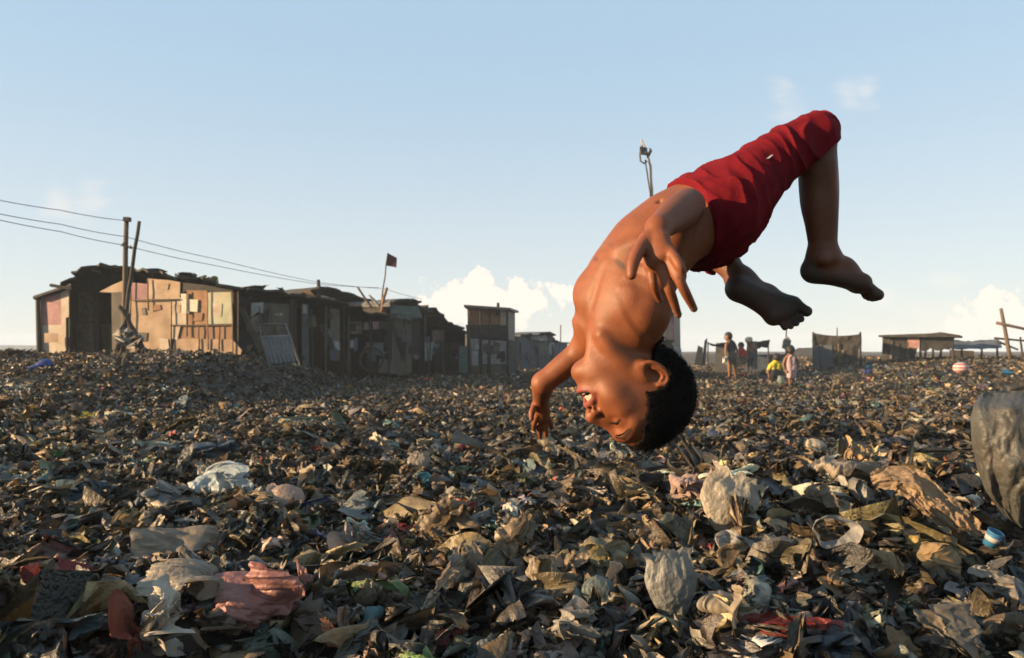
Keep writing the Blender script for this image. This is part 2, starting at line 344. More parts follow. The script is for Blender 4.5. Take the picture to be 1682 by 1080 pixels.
# ------------------------------------------------------------------ implicit bodies
class Field:
    def __init__(s, lo, hi, h):
        s.lo = np.array(lo, float); s.h = h; n = np.ceil((np.array(hi) - s.lo) / h).astype(int) + 1
        s.ax = [s.lo[i] + h * np.arange(n[i]) for i in range(3)]; s.D = np.full(n, 1.0, np.float32); s.n = n
    def _sub(s, lo, hi):
        a = np.clip(np.floor((lo - s.lo) / s.h).astype(int), 0, s.n - 1); b = np.clip(np.ceil((hi - s.lo) / s.h).astype(int) + 1, 1, s.n)
        if (b <= a).any(): return None, None
        sl = tuple(slice(a[i], b[i]) for i in range(3))
        g = np.stack(np.meshgrid(*[s.ax[i][sl[i]].astype(np.float32) for i in range(3)], indexing='ij'), -1); return sl, g
    def _mix(s, sl, d, k, carve=False):
        A = s.D[sl]
        if carve:
            k = max(k, 1e-5); hh = np.clip(.5 - .5 * (A + d) / k, 0, 1); s.D[sl] = A * (1 - hh) - d * hh + k * hh * (1 - hh)
        else:
            k = max(k, 1e-5); hh = np.clip(.5 + .5 * (A - d) / k, 0, 1); s.D[sl] = A * (1 - hh) + d * hh - k * hh * (1 - hh)
    def cap(s, a, b, ra, rb=None, k=.012, carve=False, wob=None):
        a, b = np.asarray(a, np.float32), np.asarray(b, np.float32); rb = ra if rb is None else rb; m = max(ra, rb) + 2 * k + 4 * s.h
        sl, g = s._sub(np.minimum(a, b) - m, np.maximum(a, b) + m)
        if sl is None: return s
        ab = b - a; t = np.clip(((g - a) @ ab) / (ab @ ab + 1e-9), 0, 1); d = np.linalg.norm(g - a - t[..., None] * ab, axis=-1) - (ra + (rb - ra) * t)
        s._mix(sl, d.astype(np.float32), k, carve); return s
    def chain(s, pts, rad, k=.012, carve=False, sub=5):
        pts = [np.asarray(p, float) for p in pts]; n = len(pts); q, r = [], []
        for i in range(n - 1):
            p0, p1, p2, p3 = pts[max(i - 1, 0)], pts[i], pts[i + 1], pts[min(i + 2, n - 1)]; r0, r1, r2, r3 = rad[max(i - 1, 0)], rad[i], rad[i + 1], rad[min(i + 2, n - 1)]
            for t in (np.arange(sub) / sub if n > 2 else [0.0]):
                cr = lambda a, b, c, d: .5 * (2 * b + (c - a) * t + (2 * a - 5 * b + 4 * c - d) * t * t + (3 * b - a - 3 * c + d) * t ** 3)
                q.append(cr(p0, p1, p2, p3)); r.append(cr(r0, r1, r2, r3))
        q.append(pts[-1]); r.append(rad[-1]); q = np.array(q); m = max(r) + 2 * k + 4 * s.h
        sl, g = s._sub(q.min(0) - m, q.max(0) + m)
        if sl is None: return s
        d = np.full(g.shape[:3], 9., np.float32)
        for i in range(len(q) - 1):
            ab = (q[i + 1] - q[i]).astype(np.float32); pa = g - q[i].astype(np.float32); t = np.clip((pa @ ab) / (ab @ ab + 1e-9), 0, 1)
            d = np.minimum(d, np.linalg.norm(pa - t[..., None] * ab, axis=-1) - (r[i] + (r[i + 1] - r[i]) * t))
        s._mix(sl, d.astype(np.float32), k, carve); return s
    def ell(s, c, axes, rad, k=.012, carve=False):
        c = np.asarray(c, np.float32); A = np.asarray(axes, np.float32); rad = np.asarray(rad, np.float32); m = rad.max() + 2 * k + 4 * s.h
        sl, g = s._sub(c - m, c + m)
        if sl is None: return s
        q = (g - c) @ A.T; k0 = np.linalg.norm(q / rad, axis=-1); k1 = np.linalg.norm(q / rad ** 2, axis=-1) + 1e-9
        s._mix(sl, (k0 * (k0 - 1) / k1).astype(np.float32), k, carve); return s
    def cut(s, p, n, k=.004):
        """remove the side the normal points to"""
        g = np.stack(np.meshgrid(*[a.astype(np.float32) for a in s.ax], indexing='ij'), -1); d = (g - np.asarray(p, np.float32)) @ np.asarray(nrm(n), np.float32)
        hh = np.clip(.5 + .5 * (d - s.D) / k, 0, 1); s.D = s.D * (1 - hh) + d * hh + k * hh * (1 - hh); return s
    def polygonise(s, relax=2):
        D, h, lo = s.D, s.h, s.lo; S = D < 0; c = np.zeros(np.array(D.shape) - 1, np.int8); nx, ny, nz = D.shape
        for i in (0, 1):
            for j in (0, 1):
                for k in (0, 1): c += S[i:nx - 1 + i, j:ny - 1 + j, k:nz - 1 + k]
        act = (c > 0) & (c < 8); idx = np.full(c.shape, -1, np.int64); cells = np.argwhere(act); idx[act] = np.arange(len(cells))
        pos = np.zeros((len(cells), 3)); cnt = np.zeros(len(cells)); i, j, k = cells.T
        for axis in range(3):
            o = [q for q in range(3) if q != axis]
            for a in (0, 1):
                for b in (0, 1):
                    d0 = np.zeros(3, int); d0[o[0]] = a; d0[o[1]] = b; d1 = d0.copy(); d1[axis] = 1
                    A = D[i + d0[0], j + d0[1], k + d0[2]]; B = D[i + d1[0], j + d1[1], k + d1[2]]; m = (A < 0) != (B < 0)
                    t = np.where(m, A / np.where(m, A - B, 1), 0); p = np.tile(d0.astype(float), (len(cells), 1)); p[:, axis] += t; pos[m] += p[m]; cnt[m] += 1
        V = lo + h * (cells + pos / cnt[:, None]); Fs = []
        for axis in range(3):
            sl0 = [slice(None)] * 3; sl1 = [slice(None)] * 3; sl0[axis] = slice(0, -1); sl1[axis] = slice(1, None)
            e = np.argwhere(S[tuple(sl0)] != S[tuple(sl1)]); o = [q for q in range(3) if q != axis]
            ok = (e[:, o[0]] > 0) & (e[:, o[1]] > 0) & (e[:, o[0]] < D.shape[o[0]] - 1) & (e[:, o[1]] < D.shape[o[1]] - 1); e = e[ok]
            f = []
            for a, b in ((1, 1), (0, 1), (0, 0), (1, 0)):
                q = e.copy(); q[:, o[0]] -= a; q[:, o[1]] -= b; f.append(idx[q[:, 0], q[:, 1], q[:, 2]])
            f = np.stack(f, -1); inside = S[e[:, 0], e[:, 1], e[:, 2]]; flip = inside if axis != 1 else ~inside
            f[~flip] = f[~flip][:, ::-1]; Fs.append(f)
        F = np.concatenate(Fs)
        for it in range(relax):
            acc = np.zeros_like(V); n_ = np.zeros(len(V))
            for q in range(4):
                a, b = F[:, q], F[:, (q + 1) % 4]
                for cc in range(3): acc[:, cc] += np.bincount(a, V[b, cc], len(V)) + np.bincount(b, V[a, cc], len(V))
                n_ += np.bincount(a, minlength=len(V)) + np.bincount(b, minlength=len(V))
            V = V + .5 * (acc / np.maximum(n_, 1)[:, None] - V)
        return V, F

# ------------------------------------------------------------------ the somersaulting boy
def build_boy():
    X_, TO, Zv = np.array([1., 0, 0]), np.array([0, -1., 0]), np.array([0, 0, 1.])
    def img(dx, dy): return nrm([dx, 0, -dy])
    f = Field((.02, .98, .58), (.76, 1.74, 1.34), .0022)
    # torso: ellipsoids down the arched spine
    cs = [(1178, 342, 1.38), (1140, 356, 1.37), (1104, 374, 1.36), (1066, 408, 1.36), (1034, 457, 1.36), (1015, 508, 1.36), (1006, 545, 1.37)]
    rn = [.066, .062, .064, .071, .072, .068, .050]; rr = [.092, .086, .085, .088, .095, .097, .084]; rt = [.05, .045, .045, .045, .045, .04, .035]
    C3 = [P(*c) for c in cs]; frames = []
    def frame(t):
        m = np.array([t[2], 0, -t[0]]); m = -m if m[0] > 0 else m
        n = nrm(.80 * m + .60 * TO); r = np.cross(n, t); return (t, n, r if r[1] < 0 else -r)
    for i, c in enumerate(C3):
        a, b = cs[max(i - 1, 0)], cs[min(i + 1, len(cs) - 1)]; frames.append(frame(img(b[0] - a[0], b[1] - a[1])))
    for i in range(len(cs) - 1):
        for q in range(4 if i < len(cs) - 2 else 5):
            w = q / 4; mixf = lambda A_, B_: A_ * (1 - w) + B_ * w
            f.ell(mixf(C3[i], C3[i + 1]), frame(nrm(mixf(frames[i][0], frames[i + 1][0]))), (mixf(rt[i], rt[i + 1]) * .8, mixf(rn[i], rn[i + 1]) - .0035, mixf(rr[i], rr[i + 1]) - .0035), k=.016)
    def tp(i, a, b, c_=0.):
        t, n, r = frames[i]; return C3[i] + n * a + r * b + t * c_
    # rib margin, sternum groove, collar bones, pectorals
    for sgn in (-1, 1):
        f.ell(tp(5, .044, .042 * sgn, -.020), frames[5], (.030, .016, .036), k=.025)
        f.chain([tp(6, .037, .012 * sgn, .004), tp(6, .040, .045 * sgn, -.004), tp(6, .020, .085 * sgn, -.008)], [.0056, .0056, .007], k=.011)
    f.chain([tp(3, .060, .012, .045), tp(3, .058, .042, .015), tp(3, .042, .074, -.01)], [.006, .007, .006], k=.02)
    f.cap(tp(5, .070, 0, .02), tp(4, .080, 0, .01), .004, .004, k=.014, carve=True)
    for q in range(4):
        i = 4; f.chain([tp(i, .056, .054, .035 - .021 * q), tp(i, .040, .080, .028 - .021 * q), tp(i, .0, .096, .018 - .021 * q)], [.0034, .0050, .0034], k=.008)
    f.ell(tp(2, .066, -.004, .0), frames[2], (.005, .010, .005), k=.006, carve=True)
    # neck
    S1_ = P(1060, 512, 1.305)
    f.chain([P(1013, 535, 1.37), P(1022, 572, 1.37), P(1042, 612, 1.365)], [.044, .036, .042], k=.025)
    f.chain([P(984, 560, 1.335), P(982, 588, 1.33), P(985, 612, 1.33)], [.020, .019, .024], k=.02)
    f.chain([P(1028, 582, 1.345), P(1052, 552, 1.325), S1_], [.030, .032, .034], k=.02)
    f.chain([P(1004, 532, 1.325), P(1008, 566, 1.322), P(1026, 602, 1.330)], [.030, .028, .031], k=.03)
    f.chain([P(988, 550, 1.301), P(1006, 576, 1.299), P(1042, 604, 1.306)], [.0080, .0090, .011], k=.018); f.chain([P(972, 552, 1.33), P(970, 580, 1.325)], [.007, .007], k=.012)   # neck cord
    # near arm
    S1, E1, W1 = P(1060, 512, 1.305), P(1129, 338, 1.25), P(1081, 374, 1.125)
    f.chain([tp(5, .0, .06, .0), S1], [.044, .036], k=.03)
    f.chain([S1, S1 * .55 + E1 * .45, E1], [.036, .033, .028], k=.014)
    f.chain([E1, E1 * .70 + W1 * .30, E1 * .3 + W1 * .7, W1], [.0285, .0305, .0245, .0185], k=.010)
    def ph(px, py, d): return P(px, py, d)
    f.chain([W1, ph(1078, 396, 1.110), ph(1082, 424, 1.092)], [.0180, .0185, .0165], k=.010)
    f.chain([ph(1068, 400, 1.112), ph(1070, 436, 1.096)], [.0130, .0115], k=.010)
    f.chain([ph(1088, 394, 1.10), ph(1095, 416, 1.085)], [.0115, .0105], k=.010)
    fing = [([(1094, 404, 1.095), (1109, 424, 1.068), (1118, 440, 1.060), (1122, 454, 1.066)], .0088), ([(1094, 420, 1.088), (1114, 456, 1.066), (1127, 482, 1.070), (1140, 507, 1.085)], .0088),
            ([(1082, 432, 1.09), (1096, 466, 1.074), (1105, 490, 1.080), (1114, 517, 1.095)], .0086), ([(1068, 438, 1.098), (1073, 464, 1.090), (1078, 480, 1.098), (1084, 493, 1.110)], .0076)]
    for pts, r in fing:
        q = [ph(*p) for p in pts]; f.chain(q, [r * .98, r * .90, r * .84, r * .66], k=.0032)
    f.chain([ph(1062, 392, 1.11), ph(1048, 414, 1.085), ph(1040, 432, 1.070), ph(1037, 452, 1.064)], [.0120, .0100, .0090, .0072], k=.006)
    # far arm
    S2, E2, W2 = P(966, 568, 1.435), P(892, 629, 1.45), P(889, 655, 1.575)
    f.chain([tp(6, -.005, -.04, .0), P(972, 556, 1.42), S2], [.046, .034, .030], k=.022)
    f.ell(P(961, 569, 1.425), (X_, TO, Zv), (.022, .024, .025), k=.016)
    f.chain([S2, S2 * .5 + E2 * .5, E2], [.0255, .0245, .0215], k=.014)
    f.chain([E2, E2 * .6 + W2 * .4, W2], [.0215, .0215, .0165], k=.010)
    f.chain([W2, P(890, 668, 1.585), P(890, 682, 1.592)], [.0160, .018, .0175], k=.008); f.chain([P(882, 668, 1.585), P(881, 680, 1.59)], [.014, .012], k=.008)
    for pts, r in [([(882, 682, 1.58), (878, 694, 1.585), (877, 704, 1.60)], .0072), ([(887, 686, 1.60), (886, 702, 1.605), (887, 716, 1.615)], .0074), ([(893, 686, 1.60), (896, 703, 1.60), (897, 715, 1.61)], .0072),
                   ([(898, 681, 1.60), (904, 693, 1.60), (906, 703, 1.61)], .0064), ([(881, 662, 1.575), (874, 676, 1.56), (873, 688, 1.555)], .0076)]:
        f.chain([P(*p) for p in pts], [r, r * .92, r * .72], k=.0025)
    # near leg
    H1, K1, A1 = P(1188, 345, 1.345), P(1337, 224, 1.39), P(1352, 412, 1.40)
    f.chain([H1, H1 * .5 + K1 * .5 + img(-.62, -.78) * .006, K1], [.070, .047, .039], k=.025)
    f.ell(K1 + img(.5, -.9) * .006, (X_, TO, Zv), (.034, .034, .034), k=.012)
    f.chain([K1, P(1347, 300, 1.40), P(1348, 345, 1.40), A1], [.0385, .0335, .0320, .0240], k=.012)
    f.ell(P(1338, 302, 1.41), (img(.05, 1), X_, TO), (.070, .026, .028), k=.016)                      # calf
    f.chain([P(1362, 268, 1.37), P(1366, 330, 1.375), P(1363, 395, 1.385)], [.010, .009, .009], k=.012)  # shin bone
    f.ell(P(1350, 424, 1.370), (X_, TO, Zv), (.012, .010, .013), k=.01)                              # ankle bone
    def foot(heel, ankle, mid, balls, toes, rh=.022, rt=.0098, sole=None):
        f.chain([heel, ankle], [rh, .027], k=.014); f.chain([ankle, mid], [.027, .021], k=.016); f.chain([heel, mid], [rh * .9, .018], k=.014)
        for b in balls: f.chain([mid, b], [.019, .0145], k=.014); f.chain([heel, b], [rh * .72, .0125], k=.012)
        for i in range(len(balls) - 1): f.chain([balls[i], balls[i + 1]], [.0145, .0145], k=.010)
        for (a, b, r) in toes: f.chain([a, a * .45 + b * .55, b], [r * 1.0, r * .92, r * 1.02], k=.0022)
    b1 = [P(1405, 465, 1.445), P(1409, 466, 1.42), P(1413, 466, 1.395), P(1416, 464, 1.37)]
    t1 = [(P(1410, 470, 1.458), P(1422, 487, 1.466), .0060), (P(1413, 470, 1.438), P(1427, 489, 1.444), .0064), (P(1416, 470, 1.42), P(1433, 490, 1.423), .0066), (P(1419, 469, 1.402), P(1438, 489, 1.402), .0070), (P(1421, 466, 1.375), P(1442, 484, 1.370), .0108)]
    foot(P(1337, 444, 1.405), A1 + np.array([0, 0, -.012]), P(1384, 444, 1.405), b1, t1)
    # far leg
    H2, K2, A2 = P(1182, 352, 1.45), P(1146, 372, 1.63), P(1212, 456, 1.50)
    f.chain([H2, K2], [.062, .042], k=.03); f.chain([K2, P(1176, 410, 1.575), P(1197, 436, 1.53), A2], [.040, .037, .027, .0235], k=.012)
    fx, fy = nrm(P(1322, 520, 1.46) - P(1213, 476, 1.47)), None
    b2 = [P(1302, 500, 1.47), P(1292, 508, 1.468), P(1283, 515, 1.468), P(1270, 520, 1.47)]
    t2 = [(P(1310, 500, 1.465), P(1325, 511, 1.455), .0108), (P(1303, 511, 1.465), P(1316, 524, 1.453), .0066), (P(1295, 516, 1.465), P(1308, 531, 1.453), .0062), (P(1287, 520, 1.465), P(1299, 536, 1.453), .0060), (P(1277, 522, 1.467), P(1289, 538, 1.455), .0060)]
    foot(P(1213, 474, 1.475), P(1218, 462, 1.50), P(1258, 487, 1.495), b2, t2, rh=.024)

    # ---- head
    U, Fi = img(.65, .76), img(-.76, .65); yaw = R(14); Ff = nrm(math.cos(yaw) * Fi + math.sin(yaw) * TO); Sv = np.cross(U, Ff); Sv = Sv if Sv[1] < 0 else -Sv
    Hc = P(1057, 649, 1.36); A = (U, Ff, Sv)
    def H(u, ff, s_): return Hc + u * U + ff * Ff + s_ * Sv
    f.ell(H(.0, -.006, 0), A, (.090, .090, .073), k=.02)
    f.ell(H(.028, .040, 0), A, (.046, .042, .053), k=.03)
    f.ell(H(-.035, .040, 0), A, (.072, .048, .056), k=.03)
    for sg in (-1, 1):
        f.chain([H(-.040, -.010, .050 * sg), H(-.078, .014, .044 * sg), H(-.106, .054, .014 * sg)], [.018, .016, .0155], k=.025)
        f.ell(H(-.042, .058, .040 * sg), A, (.028, .022, .024), k=.022)
        f.ell(H(-.014, .052, .048 * sg), A, (.014, .020, .011), k=.018)
    f.ell(H(-.110, .064, 0), A, (.016, .015, .018), k=.016)
    f.ell(H(-.066, .074, 0), A, (.026, .0195, .030), k=.018)
    for sg in (-1, 1):
        f.ell(H(.002, .097, .030 * sg), A, (.013, .015, .017), k=.018, carve=True)
        f.chain([H(.024, .083, .006 * sg), H(.026, .080, .028 * sg), H(.016, .064, .049 * sg)], [.0085, .0085, .008], k=.016)
        f.ell(H(.000, .0725, .031 * sg), A, (.0125, .0120, .017), k=.008)
    f.chain([H(.014, .081, 0), H(-.012, .091, 0), H(-.036, .1015, 0)], [.0080, .0095, .0132], k=.014)
    for sg in (-1, 1):
        f.ell(H(-.041, .0930, .0165 * sg), A, (.0105, .0110, .0098), k=.006)
        f.ell(H(-.0500, .0965, .0100 * sg), A, (.0072, .0066, .0065), k=.003, carve=True)
        f.chain([H(-.044, .092, .022 * sg), H(-.062, .082, .036 * sg)], [.0022, .0022], k=.009, carve=True)
    f.ell(H(-.0715, .088, 0), A, (.0130, .024, .0280), k=.004, carve=True)
    f.chain([H(-.0625, .074, -.034), H(-.0590, .089, -.018), H(-.0570, .0945, 0), H(-.0590, .089, .018), H(-.0625, .074, .034)], [.0032, .0052, .0060, .0052, .0032], k=.005)
    f.chain([H(-.0680, .074, -.033), H(-.0828, .0845, -.018), H(-.0862, .0880, 0), H(-.0828, .0845, .018), H(-.0680, .074, .033)], [.0030, .0044, .0052, .0044, .0030], k=.005)
    for sg in (-1, 1):
        e = lambda u, ff, s_: H(u, ff, s_ * sg); EU = nrm(U * .97 - Ff * .22); EF = nrm(np.cross(Sv, EU)); EF = EF if EF @ Ff > 0 else -EF
        EA = (EU, nrm(EF - .45 * Sv * sg), nrm(Sv * sg + .45 * EF)); c = e(-.028, -.016, .0770)
        f.ell(c, EA, (.0275, .0175, .0075), k=.006); f.ell(e(-.044, -.006, .066), A, (.02, .016, .014), k=.010)
        f.ell(c + EA[1] * .003 + EA[2] * .007, EA, (.0185, .0108, .0090), k=.003, carve=True)
        pe = [c + EA[0] * .0262 * math.cos(a) + EA[1] * .0162 * math.sin(a) + EA[2] * .004 for a in np.linspace(R(50), R(-175), 11)]
        f.chain(pe, [.0035] + [.0042] * 9 + [.005], k=.0025)
        pe = [c + EA[0] * (.013 * math.cos(a) + .002) + EA[1] * .009 * math.sin(a) + EA[2] * .004 for a in np.linspace(R(20), R(-150), 7)]
        f.chain(pe, [.0028] * 7, k=.0025)
        f.ell(c - EA[0] * .028 + EA[1] * .006, EA, (.009, .0085, .006), k=.005); f.ell(c + EA[1] * .0150 - EA[0] * .008 + EA[2] * .002, EA, (.007, .004, .004), k=.003)
    V, F = f.polygonise(2)
    # ---- paint: skin tones, with shade put into the legs and near forearm
    col = np.tile(np.array(SKIN, np.float32) * ALB, (len(V), 1)); q = V - Hc; u, ff, s_ = q @ U, q @ Ff, q @ Sv
    def blend(mask, c, amt=1.0): col[:] = col * (1 - (mask * amt)[:, None]) + np.array(c, np.float32) * (mask * amt)[:, None]
    def near(p, r0, r1): return 1 - sstep(r0, r1, np.linalg.norm(V - p, axis=1))
    mot = fbm(V * 14, 4, 4); col *= (1 + .13 * mot)[:, None]
    head = (np.linalg.norm(q, axis=1) < .16)
    # lips, brows, lash line
    lipd = np.full(len(V), 9.)
    for path in ([(-.0625, .074, -.034), (-.0590, .089, -.018), (-.0570, .0945, 0), (-.0590, .089, .018), (-.0625, .074, .034)], [(-.0680, .074, -.033), (-.0828, .0845, -.018), (-.0862, .0880, 0), (-.0828, .0845, .018), (-.0680, .074, .033)]):
        for a, b in zip(path[:-1], path[1:]):
            a, b = H(*a), H(*b); t = np.clip((V - a) @ (b - a) / ((b - a) @ (b - a)), 0, 1); lipd = np.minimum(lipd, np.linalg.norm(V - a - t[:, None] * (b - a), axis=1))
    blend(1 - sstep(.0056, .0082, lipd), tuple(ALB * c for c in (.22, .055, .048)), .85)
    blend(((u > -.078) & (u < -.060) & (np.abs(s_) < .03) & (ff < .083) & (ff > .04) & (lipd > .005)).astype(float) * head, (.06, .012, .01), .9)
    for sg in (-1, 1):
        for path, r0, r1, am in (([(.021, .010), (.0275, .027), (.020, .048)], .0022, .0052, .85), ([(-.0055, .017), (-.0010, .030), (-.0045, .046)], .0016, .0038, .9)):
            for a, b in zip(path[:-1], path[1:]):
                a, b = np.array(a), np.array(b); w2 = np.stack([u, s_ * sg], -1); t = np.clip((w2 - a) @ (b - a) / ((b - a) @ (b - a)), 0, 1); d = np.linalg.norm(w2 - a - t[:, None] * (b - a), axis=1)
                blend((1 - sstep(r0, r1, d + .0008 * mot)) * (ff > .045) * head, (.018, .011, .008), am)
    # chest smudges, grime, dusty soles
    
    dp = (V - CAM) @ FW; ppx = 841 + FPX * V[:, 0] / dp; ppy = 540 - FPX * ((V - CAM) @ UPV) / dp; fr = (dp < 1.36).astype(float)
    for (cx_, cy_, ra, rb, an_, am) in ((1019, 434, 15, 6, .75, .75), (978, 425, 6, 5, .3, .6), (1003, 402, 16, 5, .6, .25), (1040, 470, 20, 7, 1.1, .2)):     # dark smudges on the chest
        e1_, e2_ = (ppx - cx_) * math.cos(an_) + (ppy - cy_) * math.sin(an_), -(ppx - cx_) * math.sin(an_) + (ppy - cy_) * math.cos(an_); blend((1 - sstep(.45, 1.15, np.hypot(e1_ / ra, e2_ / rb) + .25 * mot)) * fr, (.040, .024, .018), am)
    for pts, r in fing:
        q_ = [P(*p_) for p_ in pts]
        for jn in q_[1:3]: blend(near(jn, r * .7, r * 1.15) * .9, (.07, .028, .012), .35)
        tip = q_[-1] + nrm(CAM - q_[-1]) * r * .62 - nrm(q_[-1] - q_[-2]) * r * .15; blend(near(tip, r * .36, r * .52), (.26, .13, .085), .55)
    dirt = sstep(.05, .5, fbm(V * 9 + 3, 21, 4)); blend(dirt * (V[:, 0] > .36), (.10, .062, .042), .35); blend(sstep(.3, .6, fbm(V * 22, 8, 3)), (.14, .075, .048), .25)
    legs = ((V[:, 0] > P(1290, 0, 1.4)[0]) | ((V[:, 0] > P(1150, 0, 1.5)[0]) & (V[:, 2] < P(0, 405, 1.5)[2]))).astype(float); col *= (1 - .38 * legs)[:, None]; fore = (np.linalg.norm(V - (E1 + W1) / 2, axis=1) < .11) & (V[:, 1] < 1.275); col *= (1 - .22 * sstep(.11, .05, np.linalg.norm(V - (E1 * .6 + W1 * .4), axis=1)) * fore)[:, None]  # shade on legs and near forearm painted into the skin colour
    so = nrm(np.cross(fx, nrm(P(1270, 520, 1.47) - P(1302, 500, 1.47)))); so = so if so[1] < 0 else -so
    for (pp, nn) in ((P(1258, 490, 1.46), so), (P(1385, 462, 1.40), img(-.25, 1))):
        dd = (V - pp) @ nn; rd = np.linalg.norm(V - pp, axis=1); blend(sstep(-.022, .006, dd + .010 * fbm(V * 30, 2, 3)) * (rd < .12) , (.035, .026, .02), .8)
    root = thing('person', 'shirtless boy in red shorts upside down in mid-air somersault above the garbage', 'person', P(1150, 420, 1.36))
    skin = mat('boy_skin', attr=True, rough=.56, var=.12, scale=45, sss=.05, bump=.10, bump_scale=300, spec=.30)
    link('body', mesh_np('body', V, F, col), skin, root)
    # eyes behind the lids, teeth
    eb = Field(H(-.02, .03, -.06).clip(-9, 9) - .05, H(-.02, .03, .06) + .09, .003) if False else None
    me = MB()
    def ball(c, r, n=10):
        V_, F_ = [], []
        for i in range(n + 1):
            for j in range(2 * n): a, b = math.pi * i / n, math.pi * j / n; V_.append(c + r * np.array([math.sin(a) * math.cos(b), math.sin(a) * math.sin(b), math.cos(a)]))
        for i in range(n):
            for j in range(2 * n): F_.append((i * 2 * n + j, (i + 1) * 2 * n + j, (i + 1) * 2 * n + (j + 1) % (2 * n), i * 2 * n + (j + 1) % (2 * n)))
        return V_, F_
    face = (ff > .035) & head; Vf, uf, sf_, fff = V[face], u[face], s_[face], ff[face]
    def onskin(uu_, ss_, lift):
        dd = (uf - uu_) ** 2 + (sf_ - ss_) ** 2; k = np.argsort(dd)[:6]; return H(uu_, fff[k].mean() + lift, ss_)
    def smooth_(p):
        p = np.array(p)
        for _ in range(5): p[1:-1] = (p[:-2] + 2 * p[1:-1] + p[2:]) / 4
        return p
    lash = mat('lash_line', (.008, .005, .004), .9, var=.2, spec=.05); browm = mat('brow_hair', (.010, .007, .005), .95, var=.3, spec=.02)
    for sg in (-1, 1):
        pts = [onskin(-.0050 + .0052 * math.sin(math.pi * t), (.0165 + .0295 * t) * sg, .0000) for t in np.linspace(0, 1, 9)]; pts = smooth_(pts); MB().tube(pts, [.0004, .0010, .0015, .0018, .0019, .0018, .0015, .0010, .0004], 6).build('eyelid_line', lash, root, True)
        pts = [onskin(.0135 + .0070 * math.sin(math.pi * (.15 + .75 * t)), (.0100 + .0390 * t) * sg, -.0004) for t in np.linspace(0, 1, 10)]; pts = smooth_(pts); MB().tube(pts, [.0006, .0012, .0016, .0018, .0018, .0017, .0014, .0011, .0008, .0003], 6).build('eyebrow', browm, root, True)
    for nm, u0, hh in (('upper_teeth', -.0645, .0054), ('lower_teeth', -.0795, .0030)):
        tb = MB()
        for i in range(-4, 5):
            a = i * .23; c = H(u0, .057 + .029 * math.cos(a), .028 * math.sin(a) * 1.0); d = nrm(math.cos(a) * Ff + math.sin(a) * Sv); e = np.cross(U, d)
            w_ = (.0036 if abs(i) < 3 else .0031) - .0002
            pr = [(-1, -.9), (-.6, -1), (.6, -1), (1, -.9), (.95, .8), (.6, 1), (-.6, 1), (-.95, .8)]
            tb.prism([c + e * w_ * x + U * hh * y + d * .0025 * (1 - .3 * x * x) for x, y in pr], -d * .006)
        tb.build(nm, mat('tooth', (.66, .58, .47), .3, var=.05, spec=.5), root)
    # ---- cropped hair: a cap plus short strands
    j0 = np.maximum(np.round((Hc - .125 - f.lo) / f.h).astype(int), 0); j1 = np.minimum(np.round((Hc + .125 - f.lo) / f.h).astype(int), f.n)
    g = Field.__new__(Field); g.h = f.h; g.lo = f.lo + j0 * f.h; g.n = j1 - j0; g.ax = [f.ax[q][j0[q]:j1[q]] for q in range(3)]; g.D = f.D[j0[0]:j1[0], j0[1]:j1[1], j0[2]:j1[2]] - .0046
    nH = nrm(-.76 * U + .65 * Ff); pH = H(-.002, .021, 0)
    G = np.stack(np.meshgrid(*[a.astype(np.float32) for a in g.ax], indexing='ij'), -1); qq = G - Hc; uu, f2, ss = qq @ U, qq @ Ff, qq @ Sv
    dcut = (G - pH) @ nH - .004 * vn3(G.reshape(-1, 3) * 90, 3).reshape(G.shape[:3]) - .010 * np.exp(-((uu + .02) / .02) ** 2) * sstep(.04, .06, np.abs(ss)) + .006 * (1 - np.abs(ss) / .08)
    earc = -np.linalg.norm((G - H(-.034, -.006, .085)), axis=-1) + .033; earc2 = -np.linalg.norm((G - H(-.034, -.006, -.085)), axis=-1) + .033
    g.D = np.maximum(np.maximum(g.D - .0010 * vn3(G.reshape(-1, 3) * 260, 5).reshape(G.shape[:3]).astype(np.float32), dcut), np.maximum(earc, earc2)).astype(np.float32)
    g.D = np.maximum(g.D, np.maximum(np.linalg.norm(qq, axis=-1) - .118, -.070 - uu + .25 * np.minimum(f2 + .05, 0))).astype(np.float32)
    hv, hf = g.polygonise(1); hcol = None
    rg = np.random.default_rng(4); pick = rg.choice(len(hf), 9000); c4 = hv[hf[pick]]; ctr = c4.mean(1); nn = np.cross(c4[:, 1] - c4[:, 0], c4[:, 2] - c4[:, 0]); nn /= np.linalg.norm(nn, axis=1)[:, None] + 1e-12
    out = ctr - Hc; sgn = np.sign((nn * out).sum(1)); nn *= sgn[:, None]; keep = np.linalg.norm(out, axis=1) > .074; ctr, nn = ctr[keep], nn[keep]
    d = nn + .55 * rg.normal(size=nn.shape) - .4 * U; d /= np.linalg.norm(d, axis=1)[:, None]; sd_ = np.cross(d, rg.normal(size=d.shape)); sd_ /= np.linalg.norm(sd_, axis=1)[:, None]; ln = rg.uniform(.003, .007, (len(d), 1))
    sv = np.stack([ctr - sd_ * .0005, ctr + sd_ * .0005, ctr + d * ln + sd_ * .0002, ctr + d * ln - sd_ * .0002], 1).reshape(-1, 3); sf = np.arange(len(sv)).reshape(-1, 4) + len(hv)
    link('hair', mesh_np('hair', np.concatenate([hv, sv]), np.concatenate([hf, sf])), mat('black_hair', (.006, .005, .0045), .85, var=.3, scale=150, bump=.5, bump_scale=300, spec=.08), root)
    # ---- red shorts
    i0 = np.round((np.array((.25, 1.18, .90)) - f.lo) / f.h).astype(int); i1 = np.round((np.array((.68, 1.74, 1.34)) - f.lo) / f.h).astype(int)
    i1 = np.minimum(i1, f.n); s = Field.__new__(Field); s.h = f.h; s.lo = f.lo + i0 * f.h; s.n = i1 - i0
